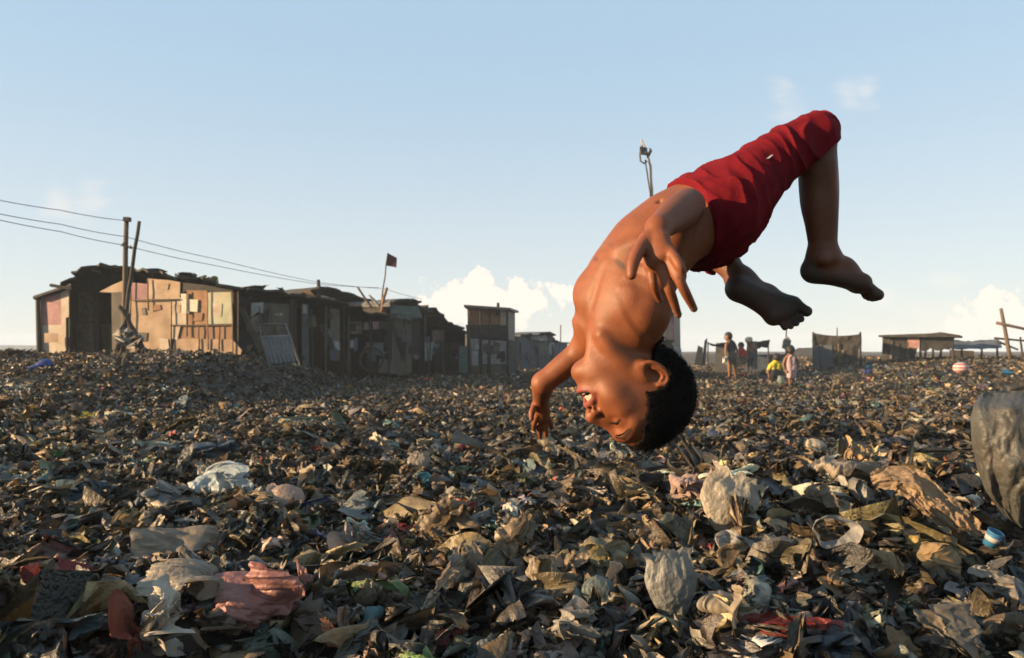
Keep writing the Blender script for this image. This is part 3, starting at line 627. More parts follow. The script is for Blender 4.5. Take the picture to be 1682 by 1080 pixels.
    s.ax = [f.ax[q][i0[q]:i1[q]] for q in range(3)]; s.D = np.full(s.n, 1.0, np.float32)
    s.chain([C3[1], C3[0]], [.078, .080], k=.03)
    s.chain([H1, P(1253, 276, 1.36), P(1316, 234, 1.385), P(1337, 226, 1.392)], [.078, .053, .046, .043], k=.025)
    s.chain([P(1337, 226, 1.392), P(1345, 262, 1.395)], [.043, .047], k=.015)
    s.chain([H2, P(1168, 376, 1.58), P(1158, 386, 1.62)], [.074, .060, .050], k=.03); s.chain([P(1158, 386, 1.62), P(1182, 416, 1.575)], [.050, .048], k=.02)
    s.chain([P(1195, 350, 1.40), P(1222, 322, 1.37)], [.066, .040], k=.03)
    s.chain([P(1165, 388, 1.38), P(1150, 408, 1.44)], [.058, .042], k=.03)
    sub = f.D[i0[0]:i1[0], i0[1]:i1[1], i0[2]:i1[2]]
    s.D = np.minimum(s.D, sub - .0035)
    s.chain([P(1342, 240, 1.392), P(1356, 320, 1.395)], [.0405, .043], k=.002, carve=True)
    G = np.stack(np.meshgrid(*[a.astype(np.float32) for a in s.ax], indexing='ij'), -1)
    # folds: gathers across the thigh, diagonal pulls at the hip
    ax1 = nrm(P(1345, 222, 1.39) - H1); t1_ = (G - H1) @ ax1.astype(np.float32); rad = G - H1 - t1_[..., None] * ax1; angn = np.arctan2(rad @ np.cross(ax1, Zv), rad @ Zv)
    wob = vn3((G * 13).reshape(-1, 3), 3).reshape(G.shape[:3]); wob2 = vn3((G * 30).reshape(-1, 3), 9).reshape(G.shape[:3])
    ph1 = t1_ * 170 + wob * 4.6 + angn * 1.3; wr = (1 - np.abs(np.sin(ph1 * .5))) ** 1.6 * sstep(.03, .11, t1_) * (.55 + .45 * wob2) * (.4 + .6 * sstep(-.9, .2, np.cos(angn - 1.2)))
    ax2 = nrm(frames[0][0] + .7 * TO + .3 * Zv); ph2 = (G @ ax2.astype(np.float32)) * 230 + wob * 4.5 + wob2 * 1.5; wr2 = (1 - np.abs(np.sin(ph2 * .5))) ** 1.5 * (1 - sstep(.02, .12, t1_)) * (.6 + .5 * wob2)
    s.D = (s.D - (.0100 * wr * (.35 + .65 * sstep(-.5, .4, wob))) - .0088 * wr2 - .0016 * (1 - np.abs(wob2)) + .0020).astype(np.float32)
    # waist edge: keep what lies hipward of a slanted plane
    wn = nrm(img(-.96, .28) + .22 * TO); wd = (G - P(1136, 372, 1.36)) @ wn.astype(np.float32)
    s.D = np.maximum(s.D, wd).astype(np.float32)
    # far leg hem
    hn2 = nrm(P(1212, 456, 1.50) - P(1160, 388, 1.62)); hd = (G - P(1184, 424, 1.56)) @ hn2.astype(np.float32); m_ = (np.linalg.norm(G - P(1192, 430, 1.55), axis=-1) < .10); s.D = np.where(m_, np.maximum(s.D, hd), s.D).astype(np.float32)
    kd = (G - P(1338, 264, 1.395)) @ nrm(img(.66, .75)).astype(np.float32); m_ = (np.linalg.norm(G - P(1338, 264, 1.395), axis=-1) < .085); s.D = np.where(m_, np.maximum(s.D, kd), s.D).astype(np.float32)
    lo_ = ((G[..., 0] > P(1195, 0, 1.5)[0]) & (G[..., 2] < P(0, 415, 1.5)[2])) | ((G[..., 0] > P(1290, 0, 1.4)[0]) & (G[..., 2] < P(0, 303, 1.4)[2])) | ((G[..., 0] > P(1150, 0, 1.5)[0]) & (G[..., 2] < P(0, 452, 1.5)[2])); s.D = np.where(lo_, np.maximum(s.D, .01), s.D).astype(np.float32)
    ta = np.clip(((G - S1) @ (E1 - S1).astype(np.float32)) / ((E1 - S1) @ (E1 - S1)), 0, 1.15); da = np.linalg.norm(G - S1.astype(np.float32) - ta[..., None] * (E1 - S1).astype(np.float32), axis=-1) - .036
    s.D = np.maximum(s.D, -da).astype(np.float32)
    sv, sf = s.polygonise(1)
    link('shorts', mesh_np('shorts', sv, sf), mat('red_cloth', (.145, .0060, .0115), .8, var=.22, scale=40, bump=.25, bump_scale=400, spec=.08, stain=(.12, .004, .007), stain_amt=.4, stain_scale=12), root)
    # waistband + small white tag
    wc = P(1131, 362, 1.37); lb = MB()
    b0 = P(1265, 257, 1.295); lb.prism([b0 + .0065 * np.array(v) for v in ((-1, 0, -.55), (.2, 0, .5), (1, 0, .62), (-.2, 0, -.45))], (0, .003, 0)).build('white_label', mat('label_cloth', (.75, .72, .70), .7), root)
    return root
build_boy()
# ------------------------------------------------------------------ shanty row
DM = dict(
    peach=mat('peach_board', (.42, .31, .21), .82, var=.18, scale=3, stain=(.26, .17, .10), stain_amt=.75, stain_scale=2.2, bump=.5, bump_scale=7),
    tan=mat('tan_board', (.37, .265, .17), .82, var=.2, scale=2.5, stain=(.24, .15, .085), stain_amt=.75, stain_scale=1.8, bump=.5, bump_scale=7),
    cream=mat('cream_board', (.48, .41, .32), .82, var=.15, scale=3, stain=(.36, .26, .17), stain_amt=.75, stain_scale=2.6, bump=.5, bump_scale=7),
    white=mat('white_board', (.66, .60, .49), .82, var=.1, scale=4, stain=(.5, .4, .28), stain_amt=.75, stain_scale=4, bump=.5, bump_scale=7),
    mauve=mat('mauve_sheet', (.33, .18, .17), .82, var=.25, scale=4, stain=(.22, .12, .12), stain_amt=.75, stain_scale=3, bump=.5, bump_scale=7),
    orange=mat('orange_brown_board', (.28, .155, .085), .85, var=.25, scale=5, stain=(.22, .11, .05), stain_amt=.6, stain_scale=3),
    green=mat('pale_green_board', (.35, .38, .27), .82, var=.15, scale=3, stain=(.50, .42, .28), stain_amt=.75, stain_scale=2, bump=.5, bump_scale=7),
    brown=mat('brown_slats', (.26, .15, .085), .85, var=.3, scale=2, grain=(14, 14, .6), bump=.4),
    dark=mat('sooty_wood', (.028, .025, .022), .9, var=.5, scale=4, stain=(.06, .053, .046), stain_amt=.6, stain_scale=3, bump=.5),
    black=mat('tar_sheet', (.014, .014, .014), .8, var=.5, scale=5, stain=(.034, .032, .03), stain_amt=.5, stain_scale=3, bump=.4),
    roof=mat('sooty_roof', (.032, .029, .026), .85, var=.5, scale=4, stain=(.07, .058, .044), stain_amt=.6, stain_scale=4, bump=.5),
    grey=mat('grey_tarp', (.10, .105, .105), .8, var=.3, scale=3, stain=(.05, .05, .05), stain_amt=.6, stain_scale=2.5, bump=.4),
    olive=mat('olive_board', (.105, .092, .068), .85, var=.3, scale=3, stain=(.055, .048, .036), stain_amt=.6, stain_scale=2),
    teal=mat('teal_tarp', (.075, .125, .11), .7, var=.3, scale=4, stain=(.05, .06, .055), stain_amt=.5, stain_scale=3, bump=.4),
    pale=mat('pale_cloth', (.30, .30, .29), .85, var=.25, scale=4, stain=(.13, .12, .11), stain_amt=.6, stain_scale=5, bump=.3),
    wood=mat('weathered_pole', (.12, .085, .055), .85, var=.35, scale=5, grain=(20, 20, 1.2), bump=.4),
    darkwood=mat('dark_pole', (.045, .036, .028), .9, var=.4, scale=5, grain=(20, 20, 1.2), bump=.4),
    metal=mat('rusty_sheet', (.16, .15, .14), .6, var=.3, scale=6, stain=(.14, .07, .035), stain_amt=.6, stain_scale=3, metal=.2),
    bluegrey=mat('blue_grey_tarp', (.075, .095, .12), .75, var=.3, scale=3, stain=(.05, .055, .06), stain_amt=.5, stain_scale=2.5, bump=.4),
    striped=mat('striped_tarp', (.42, .17, .18), .8, var=.15, scale=5, stripes=(0, 1.7, (.42, .17, .18), (.20, .27, .16), (.45, .40, .24), (.44, .18, .19), (.40, .15, .17), (.24, .29, .18)), stain=(.28, .2, .16), stain_amt=.35, stain_scale=2),
    poster=mat('faded_posters', (.16, .13, .10), .85, var=.5, scale=9, stain=(.10, .035, .03), stain_amt=.8, stain_scale=3.5),
    yellow=mat('dirty_yellow_rag', (.42, .33, .14), .85, var=.3, scale=8, stain=(.40, .34, .24), stain_amt=.6, stain_scale=6),
    tyre=mat('old_tyre', (.028, .027, .026), .75, var=.3, scale=10),
)
rgS = np.random.default_rng(5)
class Fac:
    """vertical wall plane through two photo columns at their real distances"""
    def __init__(s, x0, d0, x1, d1):
        s.a, s.b = P(x0, 575, d0), P(x1, 575, d1); s.t = nrm((s.b - s.a) * [1, 1, 0]); s.n = np.array([s.t[1], -s.t[0], 0])   # outward (towards us)
        if s.n[1] > 0: s.n = -s.n
    def pt(s, px, py, off=0.0):
        r = ray(px, py); o = s.a + s.n * off; k = ((o - CAM) @ s.n) / (r @ s.n); return CAM + k * r
def panel(F, name, poly, m, parent, off=.02, th=.03, lab=None, rough=0.0):
    pts = [F.pt(x, y, off) for x, y in poly]; b = MB(); b.prism(pts, -F.n * th); o = b.build(name, DM[m] if isinstance(m, str) else m, parent)
    if lab: o['label'] = lab
    return o
def rect(x0, y0, x1, y1): return [(x0, y0), (x1, y0), (x1, y1), (x0, y1)]
def shell(F, top, yb, depth, parent, wallm='dark', roofm='roof', over=.25, th=.06, sink=.5, front=None, rag=.05, back=True, bdir=None):
    """side and back walls and one roof slab per stretch of the top outline"""
    down = np.array([0, 0, -sink]); B = (-F.n if bdir is None else bdir) * depth; L0, L1 = F.pt(*top[0]), F.pt(*top[-1]); xb0, xb1 = F.pt(top[0][0], yb) + down, F.pt(top[-1][0], yb) + down
    b = MB(); b.prism([L0, L0 + B, xb0 + B, xb0], F.t * .04); b.prism([L1, L1 + B, xb1 + B, xb1], -F.t * .04)
    if back: b.prism([F.pt(*t) + B for t in top] + [xb1 + B, xb0 + B], -F.n * .04)
    b.build('wall', DM[wallm], parent)
    rb = MB(); n_ = F.n
    P3 = [F.pt(*t) for t in top]; P3[0] = P3[0] - F.t * .12; P3[-1] = P3[-1] + F.t * .12
    V, Q = [], []; m = 5
    fine = []
    for i in range(len(P3) - 1):
        for q in range(4): fine.append(P3[i] * (1 - q / 4) + P3[i + 1] * q / 4)
    fine.append(P3[-1])
    for i, p in enumerate(fine):
        for j in range(m):
            o = p + n_ * (over * (1 + .5 * rgS.normal() * (j == 0))) * (1 - j / (m - 1)) + B * 1.05 * j / (m - 1) + np.array([0, 0, rag * rgS.normal() * .6]); V += [o, o - [0, 0, th]]
    for i in range(len(fine) - 1):
        for j in range(m - 1):
            a = 2 * (i * m + j); c = 2 * ((i + 1) * m + j); Q += [(a, c, c + 2, a + 2), (a + 1, a + 3, c + 3, c + 1)]
        a, c = 2 * i * m, 2 * (i + 1) * m; Q.append((a, a + 1, c + 1, c)); a, c = a + 2 * (m - 1), c + 2 * (m - 1); Q.append((a, c, c + 1, a + 1))
    for e in (0, len(fine) - 1):
        for j in range(m - 1): a = 2 * (e * m + j); Q.append((a, a + 2, a + 3, a + 1))
    rb.add(V, Q); rb.build('roof', DM[roofm], parent)
def pole(name, pts, r, m, parent=None, n=7, wob=.006):
    pts = [np.asarray(p, float) for p in pts]; q = []
    for i in range(len(pts) - 1):
        k = 5
        for t in range(k): q.append(pts[i] + (pts[i + 1] - pts[i]) * t / k + rgS.normal(0, wob, 3) * [1, 1, 0])
    q.append(pts[-1]); return MB().tube(q, r if not np.isscalar(r) else list(np.linspace(r, r * .75, len(q))), n).build(name, DM[m] if isinstance(m, str) else m, parent, True)
def post(F, name, x0, y0, x1, y1, w, m, parent, off=.05):
    d = np.linalg.norm(F.pt(x0, y0) - CAM); return pole(name, [F.pt(x1, y1, off) - [0, 0, .3], F.pt(x0, y0, off)], w / FPX * d / 2, m, parent)
def cloth(name, corners, m, parent=None, sag=.15, seed=1, n=26, amp=.06, th=.012, ragged=.06):
    """hanging or draped sheet between four corners (top-left, top-right, bottom-right, bottom-left)"""
    a, b, c, d = [np.asarray(p, float) for p in corners]; u, v = np.meshgrid(np.linspace(0, 1, n), np.linspace(0, 1, n), indexing='ij'); U_, V_ = u[..., None], v[..., None]
    q = a * (1 - U_) * (1 - V_) + b * U_ * (1 - V_) + c * U_ * V_ + d * (1 - U_) * V_; nn = nrm(np.cross(b - a, d - a)); w_ = np.linalg.norm(b - a)
    k = np.stack([u * w_ * 1.6, v * w_ * .7, 0 * u + seed], -1); q = q + nn * (amp * w_ * fbm(k * 1.6, seed, 4))[..., None]
    q[..., 2] -= sag * w_ * (4 * u * (1 - u)) * (.4 + .6 * (1 - v)) * .25; q[..., 2] += (ragged * w_ * fbm(k * 3, seed + 3, 3) * v)
    V = np.concatenate([q.reshape(-1, 3), (q - nn * th).reshape(-1, 3)]); F = gridF(n, n); return link(name, mesh_np(name, V, np.concatenate([F, F[:, ::-1] + n * n])), DM[m] if isinstance(m, str) else m, parent)

def clutter(F, S, x0, x1, y0, y1, n, seed):
    g = np.random.default_rng(seed)
    for i in range(n):
        w_, h_ = g.uniform(4, 16), g.uniform(5, 22); x, y = g.uniform(x0, x1 - w_), g.uniform(y0, y1 - h_); m = g.choice(['grey', 'olive', 'pale', 'dark', 'black', 'poster', 'bluegrey', 'metal', 'wood', 'teal'], p=[.17, .17, .06, .17, .13, .08, .08, .06, .05, .03])
        j = g.uniform(-2.5, 2.5, 8); panel(F, 'scrap_panel', [(x + j[0], y + j[1]), (x + w_ + j[2], y + j[3]), (x + w_ + j[4], y + h_ + j[5]), (x + j[6], y + h_ + j[7])], str(m), S, g.uniform(.03, .16), .02)
    for i in range(max(2, n // 3)):
        x = g.uniform(x0, x1); post(F, 'batten', x, y0 + g.uniform(-4, 6), x + g.uniform(-3, 3), y1, g.uniform(2, 3.5), str(g.choice(['darkwood', 'wood'])), S, .18)
def shanties():
    # --- the big sunlit shed
    F = Fac(58, 21.6, 392, 19.6); S = thing('shack', 'large patchwork shed of sunlit peach and cream boards behind the leaning poles', 'shack', F.pt(225, 575) - [0, 0, .2], 'shacks of scrap boards and tarps')
    shell(F, [(113, 467), (140, 449), (167, 434), (210, 438), (250, 443), (300, 453), (345, 459), (392, 474)], 575, 4.0, S, 'dark', 'roof', over=.30, rag=.05, bdir=nrm([-.42, .9, 0]))
    G = Fac(58, 21.3, 392, 19.3)
    lean = MB(); B = nrm([-.48, .87, 0]) * 2.6; lean.prism([F.pt(58, 486), F.pt(112, 468), F.pt(112, 590), F.pt(60, 590)], B).build('lean_to', DM['dark'], S)
    r = MB(); r.prism([F.pt(54, 486, .25), F.pt(116, 465, .25), F.pt(116, 469, .25), F.pt(54, 490, .25)], nrm([-.48, .87, 0]) * 2.9).build('lean_to_roof', DM['roof'], S)
    for nm, pl, m in (('cloth_panel', [(67, 488), (100, 481), (101, 533), (68, 534)], 'mauve'), ('wall_panel', [(67, 534), (108, 532), (108, 580), (68, 580)], 'cream'), ('wall_panel', [(100, 480), (113, 474), (113, 520), (108, 522), (108, 532), (101, 532)], 'cream')):
        panel(F, nm, pl, m, S, .03)
    post(F, 'post', 62, 484, 66, 580, 7, 'darkwood', S, .10)
    # recess with posters and the open doorway
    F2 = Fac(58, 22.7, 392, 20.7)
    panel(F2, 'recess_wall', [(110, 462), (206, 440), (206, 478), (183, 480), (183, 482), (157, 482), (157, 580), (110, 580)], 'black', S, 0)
    panel(F2, 'poster', rect(128, 478, 152, 528), 'poster', S, .03); panel(F2, 'poster', rect(126, 530, 153, 580), 'poster', S, .03)
    panel(F2, 'door_frame', [(157, 482), (161, 482), (161, 580), (157, 580)], 'darkwood', S, .04, .06)
    panel(F2, 'inner_cabinet', rect(166, 532, 181, 580), 'yellow', S, -.9, .2)
    G_ = lambda *a, **k: panel(F, *a, **k)
    G_('gable_panel', [(163, 479), (184, 468), (205, 459), (212, 461), (212, 478), (183, 480)], 'peach', S, off=.02)
    G_('wall_panel', [(183, 480), (213, 478), (214, 580), (184, 580)], 'olive', S, off=.02)
    G_('wall_panel', [(213, 463), (242, 466), (242, 492), (214, 492)], 'mauve', S, off=.03)
    G_('wall_panel', [(242, 457), (280, 460), (296, 463), (295, 491), (242, 491)], 'peach', S, off=.035)
    G_('wall_panel', [(213, 492), (280, 491), (281, 580), (213, 580)], 'tan', S, off=.03)
    G_('wall_panel', [(280, 489), (306, 489), (307, 533), (280, 533)], 'cream', S, off=.045)
    G_('wall_panel', [(306, 476), (340, 477), (341, 534), (307, 534)], 'orange', S, off=.03)
    G_('patch', [(297, 482), (309, 482), (309, 491), (325, 492), (324, 512), (312, 511), (311, 515), (299, 515)], 'white', S, off=.075)
    G_('wall_panel', [(341, 480), (379, 479), (381, 531), (341, 532)], 'green', S, off=.04)
    G_('board', [(291, 535), (381, 533), (381, 557), (290, 556)], 'brown', S, off=.03); G_('patch', [(281, 535), (296, 536), (291, 558), (282, 556)], 'cream', S, off=.07)
    G_('base_board', [(286, 556), (381, 557), (397, 575), (395, 582), (284, 582)], 'tan', S, off=.06)
    for x, y0_, y1_ in ((214, 462, 580), (242, 458, 492), (281, 491, 580), (307, 478, 534), (341, 478, 556), (381, 478, 575), (326, 535, 556), (360, 534, 557)): post(F, 'batten', x + rgS.normal() * .6, y0_, x + rgS.normal() * 1.2, y1_, 2.2, str(rgS.choice(['wood', 'darkwood', 'orange'])), S, .10)
    for (x, y, w_, h_, m) in ((222, 545, 20, 16, 'olive'), (252, 500, 12, 9, 'orange'), (262, 556, 15, 20, 'cream'), (232, 505, 7, 12, 'poster'), (318, 515, 14, 12, 'orange'), (350, 498, 14, 20, 'cream'), (258, 466, 18, 8, 'tan'), (300, 560, 26, 8, 'orange'), (345, 561, 18, 10, 'brown'), (73, 548, 20, 14, 'tan'), (288, 500, 9, 14, 'peach')):
        j = rgS.uniform(-1.6, 1.6, 8); panel(F if x > 120 else G, 'scrap_patch', [(x + j[0], y + j[1]), (x + w_ + j[2], y + j[3]), (x + w_ + j[4], y + h_ + j[5]), (x + j[6], y + h_ + j[7])], m, S, .055, .012)
    for (x0, y0_, x1, y1_) in ((213, 493, 281, 492), (280, 534, 381, 533), (242, 492, 296, 491)):
        MB().tube([F.pt(x0, y0_, .10), F.pt(x1, y1_, .10)], .018, 5).build('batten', DM['wood'], S)
    G_('eave_gap_shade', [(293, 463), (382, 472), (382, 478), (342, 481), (340, 477), (306, 476), (296, 485)], 'black', S, off=.0)  # black sheet standing in for the shade in the gap under the roof
    b = MB()
    for (x0, y0, x1, y1) in ((83, 468, 118, 474), (164, 433, 180, 438), (150, 443, 166, 447)): MB().tube([F.pt(x0, y0, .35), F.pt(x1, y1, .2)], .05, 6).build('rafter', DM['darkwood'], S)
    # things lying on its roof
    for (x, y, w_, hh, m, lab, nm) in ((262, 447, 40, 12, 'black', 'black tarp bundle weighing down the sunlit shed roof', 'tarp_bundle'), (303, 452, 34, 11, 'roof', 'dark flattened bundle on the shed roof beside the yellow rag', 'tarp_bundle'), (348, 461, 44, 16, 'yellow', 'dirty yellow rag heaped at the right end of the sunlit shed roof', 'rag')):
        c = F.pt(x, y, -.3); d = np.linalg.norm(c - CAM); q = crumple(30, 30, w_ / FPX * d, w_ / FPX * d * .8, x, folds=7, amp=.07, flat=.4, fine=.02).reshape(-1, 3)
        q[:, 2] *= (hh / FPX * d) / np.ptp(q[:, 2]); o = link(nm, mesh_np(nm, q + c, gridF(30, 30)), DM[m]); rebase(o); tag(o, lab, 'rag' if nm == 'rag' else 'tarp bundle')
    # --- second shack, in its shade
    F = Fac(388, 21.6, 482, 23.4); S = thing('shack', 'dark low shack with folded tarps on its roof right of the sunlit shed', 'shack', F.pt(435, 590), 'shacks of scrap boards and tarps')
    shell(F, [(386, 474), (402, 474), (446, 476), (482, 486)], 600, 4.5, S, 'black', 'roof')
    panel(F, 'wall_panel', [(433, 497), (476, 499), (475, 600), (433, 600)], 'olive', S); panel(F, 'torn_paper', [(413, 497), (433, 496), (432, 515), (424, 512), (413, 520)], 'pale', S, .04); panel(F, 'wall_panel', [(413, 520), (432, 516), (433, 545), (413, 545)], 'poster', S, .03)
    panel(F, 'wall_panel', [(388, 485), (413, 488), (413, 600), (388, 600)], 'black', S, -.3); post(F, 'post', 478, 490, 478, 600, 8, 'darkwood', S)
    for (x0, x1, y, h_, lab) in ((402, 445, 473, 10, 'long dark folded tarp on the low shack roof beside the sunlit shed'), (447, 482, 478, 12, 'peaked dark tarp on the low shack roof above the leaning plank')):
        c = F.pt((x0 + x1) / 2, y, -.4); d = np.linalg.norm(c - CAM); wm = (x1 - x0) / FPX * d; q = crumple(26, 26, wm, wm * .7, x0, folds=4, amp=.06, flat=.35).reshape(-1, 3); q[:, 2] *= (h_ / FPX * d) / np.ptp(q[:, 2]); o = link('tarp_bundle', mesh_np('tarp_bundle', q + c, gridF(26, 26)), DM['black']); rebase(o); tag(o, lab, 'tarp bundle')
    clutter(F, S, 395, 478, 500, 590, 7, 1)
    # leaning plank and bed frame
    Fp = Fac(385, 20.3, 500, 20.3)
    o = panel(Fp, 'plank', [(390, 503), (401, 508), (436, 574), (424, 578)], DM['olive'], None, .0, .05); rebase(o); tag(o, 'weathered plank leaning on the dark shack beside the bed frame', 'plank')
    S = thing('bed_frame', 'old bed frame with white rails leaning against the dark shack', 'bed frame', Fp.pt(460, 600))
    fr = [(424, 533), (469, 532), (493, 600), (443, 604)]
    f3 = [Fp.pt(x, y, .12 + .35 * (y - 530) / 60) for x, y in fr]
    MB().tube(f3 + [f3[0]], .035, 6).build('frame', mat('white_rail', (.13, .128, .118), .6, var=.2, stain=(.15, .12, .09), stain_amt=.5), S, True)
    mid = [f3[0] * .72 + f3[3] * .28, f3[1] * .72 + f3[2] * .28]; lowm = [f3[0] * .1 + f3[3] * .9, f3[1] * .1 + f3[2] * .9]
    MB().tube(mid, .022, 6).build('rail', DM['pale'], S, True)
    for k in range(7):
        t = (k + .5) / 7; MB().tube([mid[0] * (1 - t) + mid[1] * t, lowm[0] * (1 - t) + lowm[1] * t], .016, 5).build('bar', DM['metal'], S, True)
    MB().prism([mid[0] * .99 + lowm[0] * .01, mid[1], lowm[1], lowm[0]], (0, .02, 0)).build('backing_sheet', mat('pale_blue_sheet', (.11, .14, .155), .7, var=.25), S)
    # --- third, dark openings
    F = Fac(476, 23.6, 565, 25.5); S = thing('shack', 'sooty shack with deep black openings between thin grey posts', 'shack', F.pt(520, 605), 'shacks of scrap boards and tarps')
    shell(F, [(476, 482), (492, 484), (530, 488), (566, 500)], 612, 5, S, 'black', 'black')
    panel(F, 'wall_panel', [(496, 498), (507, 499), (508, 612), (497, 612)], 'grey', S); panel(F, 'wall_panel', [(542, 506), (558, 508), (558, 592), (544, 592)], 'olive', S); panel(F, 'torn_paper', rect(497, 500, 504, 514), 'pale', S, .06)
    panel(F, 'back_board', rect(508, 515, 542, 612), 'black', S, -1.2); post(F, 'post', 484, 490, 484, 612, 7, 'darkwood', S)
    clutter(F, S, 480, 560, 505, 600, 11, 2)
    o = panel(Fac(470, 24.0, 560, 24.0), 'board', [(486, 483), (497, 477), (508, 477), (519, 487), (505, 489)], DM['orange'], None, .3, .06); rebase(o); tag(o, 'small brown scrap board lying on the sooty shack roof edge', 'board')
    # --- fourth, the gabled one with a stovepipe
    F = Fac(500, 27.5, 610, 29.5); S = thing('shack', 'gabled dark shack with a stovepipe rising behind the sooty openings', 'shack', F.pt(555, 605), 'shacks of scrap boards and tarps')
    shell(F, [(502, 481), (516, 471), (540, 472), (566, 481), (592, 491), (612, 494)], 612, 4, S, 'dark', 'roof'); post(F, 'stovepipe', 523, 459, 523, 486, 7, 'black', S, .1)
    panel(F, 'roof_patch', [(528, 484), (552, 491), (556, 500), (550, 499), (528, 488)], 'pale', S, .35)
    clutter(F, S, 515, 605, 496, 540, 6, 3)
    # --- fifth, low and black behind scrap
    F = Fac(560, 26.0, 644, 27.0); S = thing('shack', 'low black lean-to stuffed with scrap under the flagpole', 'shack', F.pt(600, 608), 'shacks of scrap boards and tarps')
    shell(F, [(560, 500), (585, 503), (605, 514), (644, 516)], 612, 3, S, 'black', 'black'); panel(F, 'wall_panel', rect(574, 528, 595, 548), 'poster', S); panel(F, 'hanging_rag', [(574, 558), (581, 557), (581, 571), (575, 572)], 'pale', S, .05)
    panel(F, 'hanging_rag', [(612, 528), (625, 527), (624, 540), (613, 541)], 'mauve', S, .05)
    clutter(F, S, 563, 640, 520, 606, 13, 4)
    # old wheel leaning there
    c = F.pt(610, 590, .4); b = MB(); b.tube([c + .42 * np.array([math.cos(a), .25 * math.sin(a), math.sin(a)]) for a in np.linspace(0, 2 * math.pi, 25)], .05, 7); b.build('tyre_tmp', DM['tyre'], None, True)
    o = bpy.data.objects['tyre_tmp']; o.name = 'wheel_hoop'; ORG[o.name] = np.zeros(3); rebase(o); tag(o, 'black wheel hoop leaning on the low lean-to under the flag', 'wheel')
    # --- sixth, olive wall and teal tarp roof
    F = Fac(636, 27.0, 698, 28.5); S = thing('shack', 'shack with olive plank wall and faded teal tarp under its roof', 'shack', F.pt(668, 606), 'shacks of scrap boards and tarps')
    shell(F, [(634, 500), (640, 491), (674, 491), (682, 500), (698, 511)], 612, 4, S, 'dark', 'grey')
    panel(F, 'wall_panel', [(640, 520), (677, 521), (676, 612), (642, 612)], 'olive', S); cloth('tarp', [F.pt(642, 499, .3), F.pt(688, 502, .3), F.pt(694, 524, .25), F.pt(640, 521, .25)], 'teal', S, .1, 3)
    panel(F, 'brace', [(641, 522), (645, 522), (666, 590), (661, 592)], 'darkwood', S, .06); panel(F, 'base_board', [(624, 588), (674, 598), (672, 615), (622, 612)], 'olive', S, .2); panel(F, 'wall_panel', rect(678, 526, 690, 590), 'black', S)
    clutter(F, S, 640, 695, 526, 600, 8, 5)
    # --- seventh, receding
    F = Fac(688, 29.0, 764, 34.0); S = thing('shack', 'receding dark shack with a pale sheet hung on its wall', 'shack', F.pt(725, 604), 'shacks of scrap boards and tarps')
    shell(F, [(688, 503), (708, 506), (716, 517), (736, 533), (750, 537), (764, 545)], 612, 4, S, 'dark', 'grey'); cloth('hung_sheet', [F.pt(693, 560, .12), F.pt(712, 560, .12), F.pt(708, 592, .12), F.pt(696, 591, .12)], 'pale', S, .2, 8, n=14)
    panel(F, 'wall_panel', rect(711, 542, 730, 561), 'poster', S, .08); panel(F, 'wall_panel', rect(690, 520, 700, 560), 'olive', S); panel(F, 'wall_panel', [(716, 562), (760, 565), (760, 612), (716, 612)], 'black', S)
    clutter(F, S, 692, 758, 545, 604, 12, 6)
    # --- two-storey hut
    F = Fac(767, 31.0, 834, 31.6); S = thing('shack', 'two-storey hut on stilts with orange sunlit upper windows', 'shack', F.pt(800, 605), 'shacks of scrap boards and tarps')
    side = Fac(833, 31.6, 849, 34.0); down = np.array([0, 0, -.3])
    B = nrm([-.03, 1, 0]) * 2.4
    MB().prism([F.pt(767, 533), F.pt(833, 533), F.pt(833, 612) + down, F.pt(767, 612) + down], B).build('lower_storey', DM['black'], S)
    for nm, pl, m, of in (('window', rect(771, 509, 788, 534), 'orange', -.06), ('window', rect(790, 508, 803, 534), 'orange', -.06), ('window', rect(805, 507, 823, 535), 'orange', -.06), ('wall_panel', rect(822, 507, 833, 535), 'cream', .02),
                          ('parapet', [(765, 533), (833, 534), (833, 553), (768, 552)], 'dark', .05), ('wall_panel', rect(770, 556, 787, 574), 'pale', .05), ('wall_panel', rect(772, 575, 786, 600), 'pale', .05), ('wall_panel', [(792, 558), (834, 560), (836, 598), (793, 598)], 'pale', .05), ('wall_panel', rect(767, 600, 836, 615), 'olive', .03)):
        panel(F, nm, pl, m, S, of)
    for x in (769, 789, 804, 833): post(F, 'post', x, 506, x + 1, 610, 4, 'darkwood', S, .08)
    panel(side, 'side_sheet', [(833, 509), (846, 511), (846, 560), (835, 557)], 'metal', S, .03); panel(side, 'side_wall', [(836, 556), (849, 560), (850, 612), (836, 612)], 'black', S, .0)
    MB().prism([F.pt(770, 508), F.pt(833, 508), F.pt(833, 533), F.pt(770, 533)], -F.n * .04 ).build('upper_wall', DM['orange'], S).location = tuple(-F.n * .12)
    clutter(F, S, 770, 832, 556, 602, 7, 7)
    a_, b_, c_, d_ = F.pt(762, 500, .5), F.pt(838, 505, .6), side.pt(852, 510, .2), F.pt(770, 503) + B; MB().prism([a_, b_, c_, d_], (0, 0, -.10)).build('roof', DM['metal'], S)
    post(F, 'vent', 818, 497, 818, 506, 6, 'black', S, .1)
    S2 = panel(Fac(752, 30, 770, 30), 'door_leaf', rect(754, 568, 768, 612), DM['teal'], None, 0, .05); S2.name = 'door_panel_board'; rebase(S2); tag(S2, 'greenish board standing left of the two-storey hut', 'board')
    pass
    # --- far tarps behind
    F = Fac(846, 38, 930, 44); S = thing('shack', 'hazy grey shelter of tarps beyond the two-storey hut', 'shack', F.pt(885, 600), 'shacks of scrap boards and tarps')
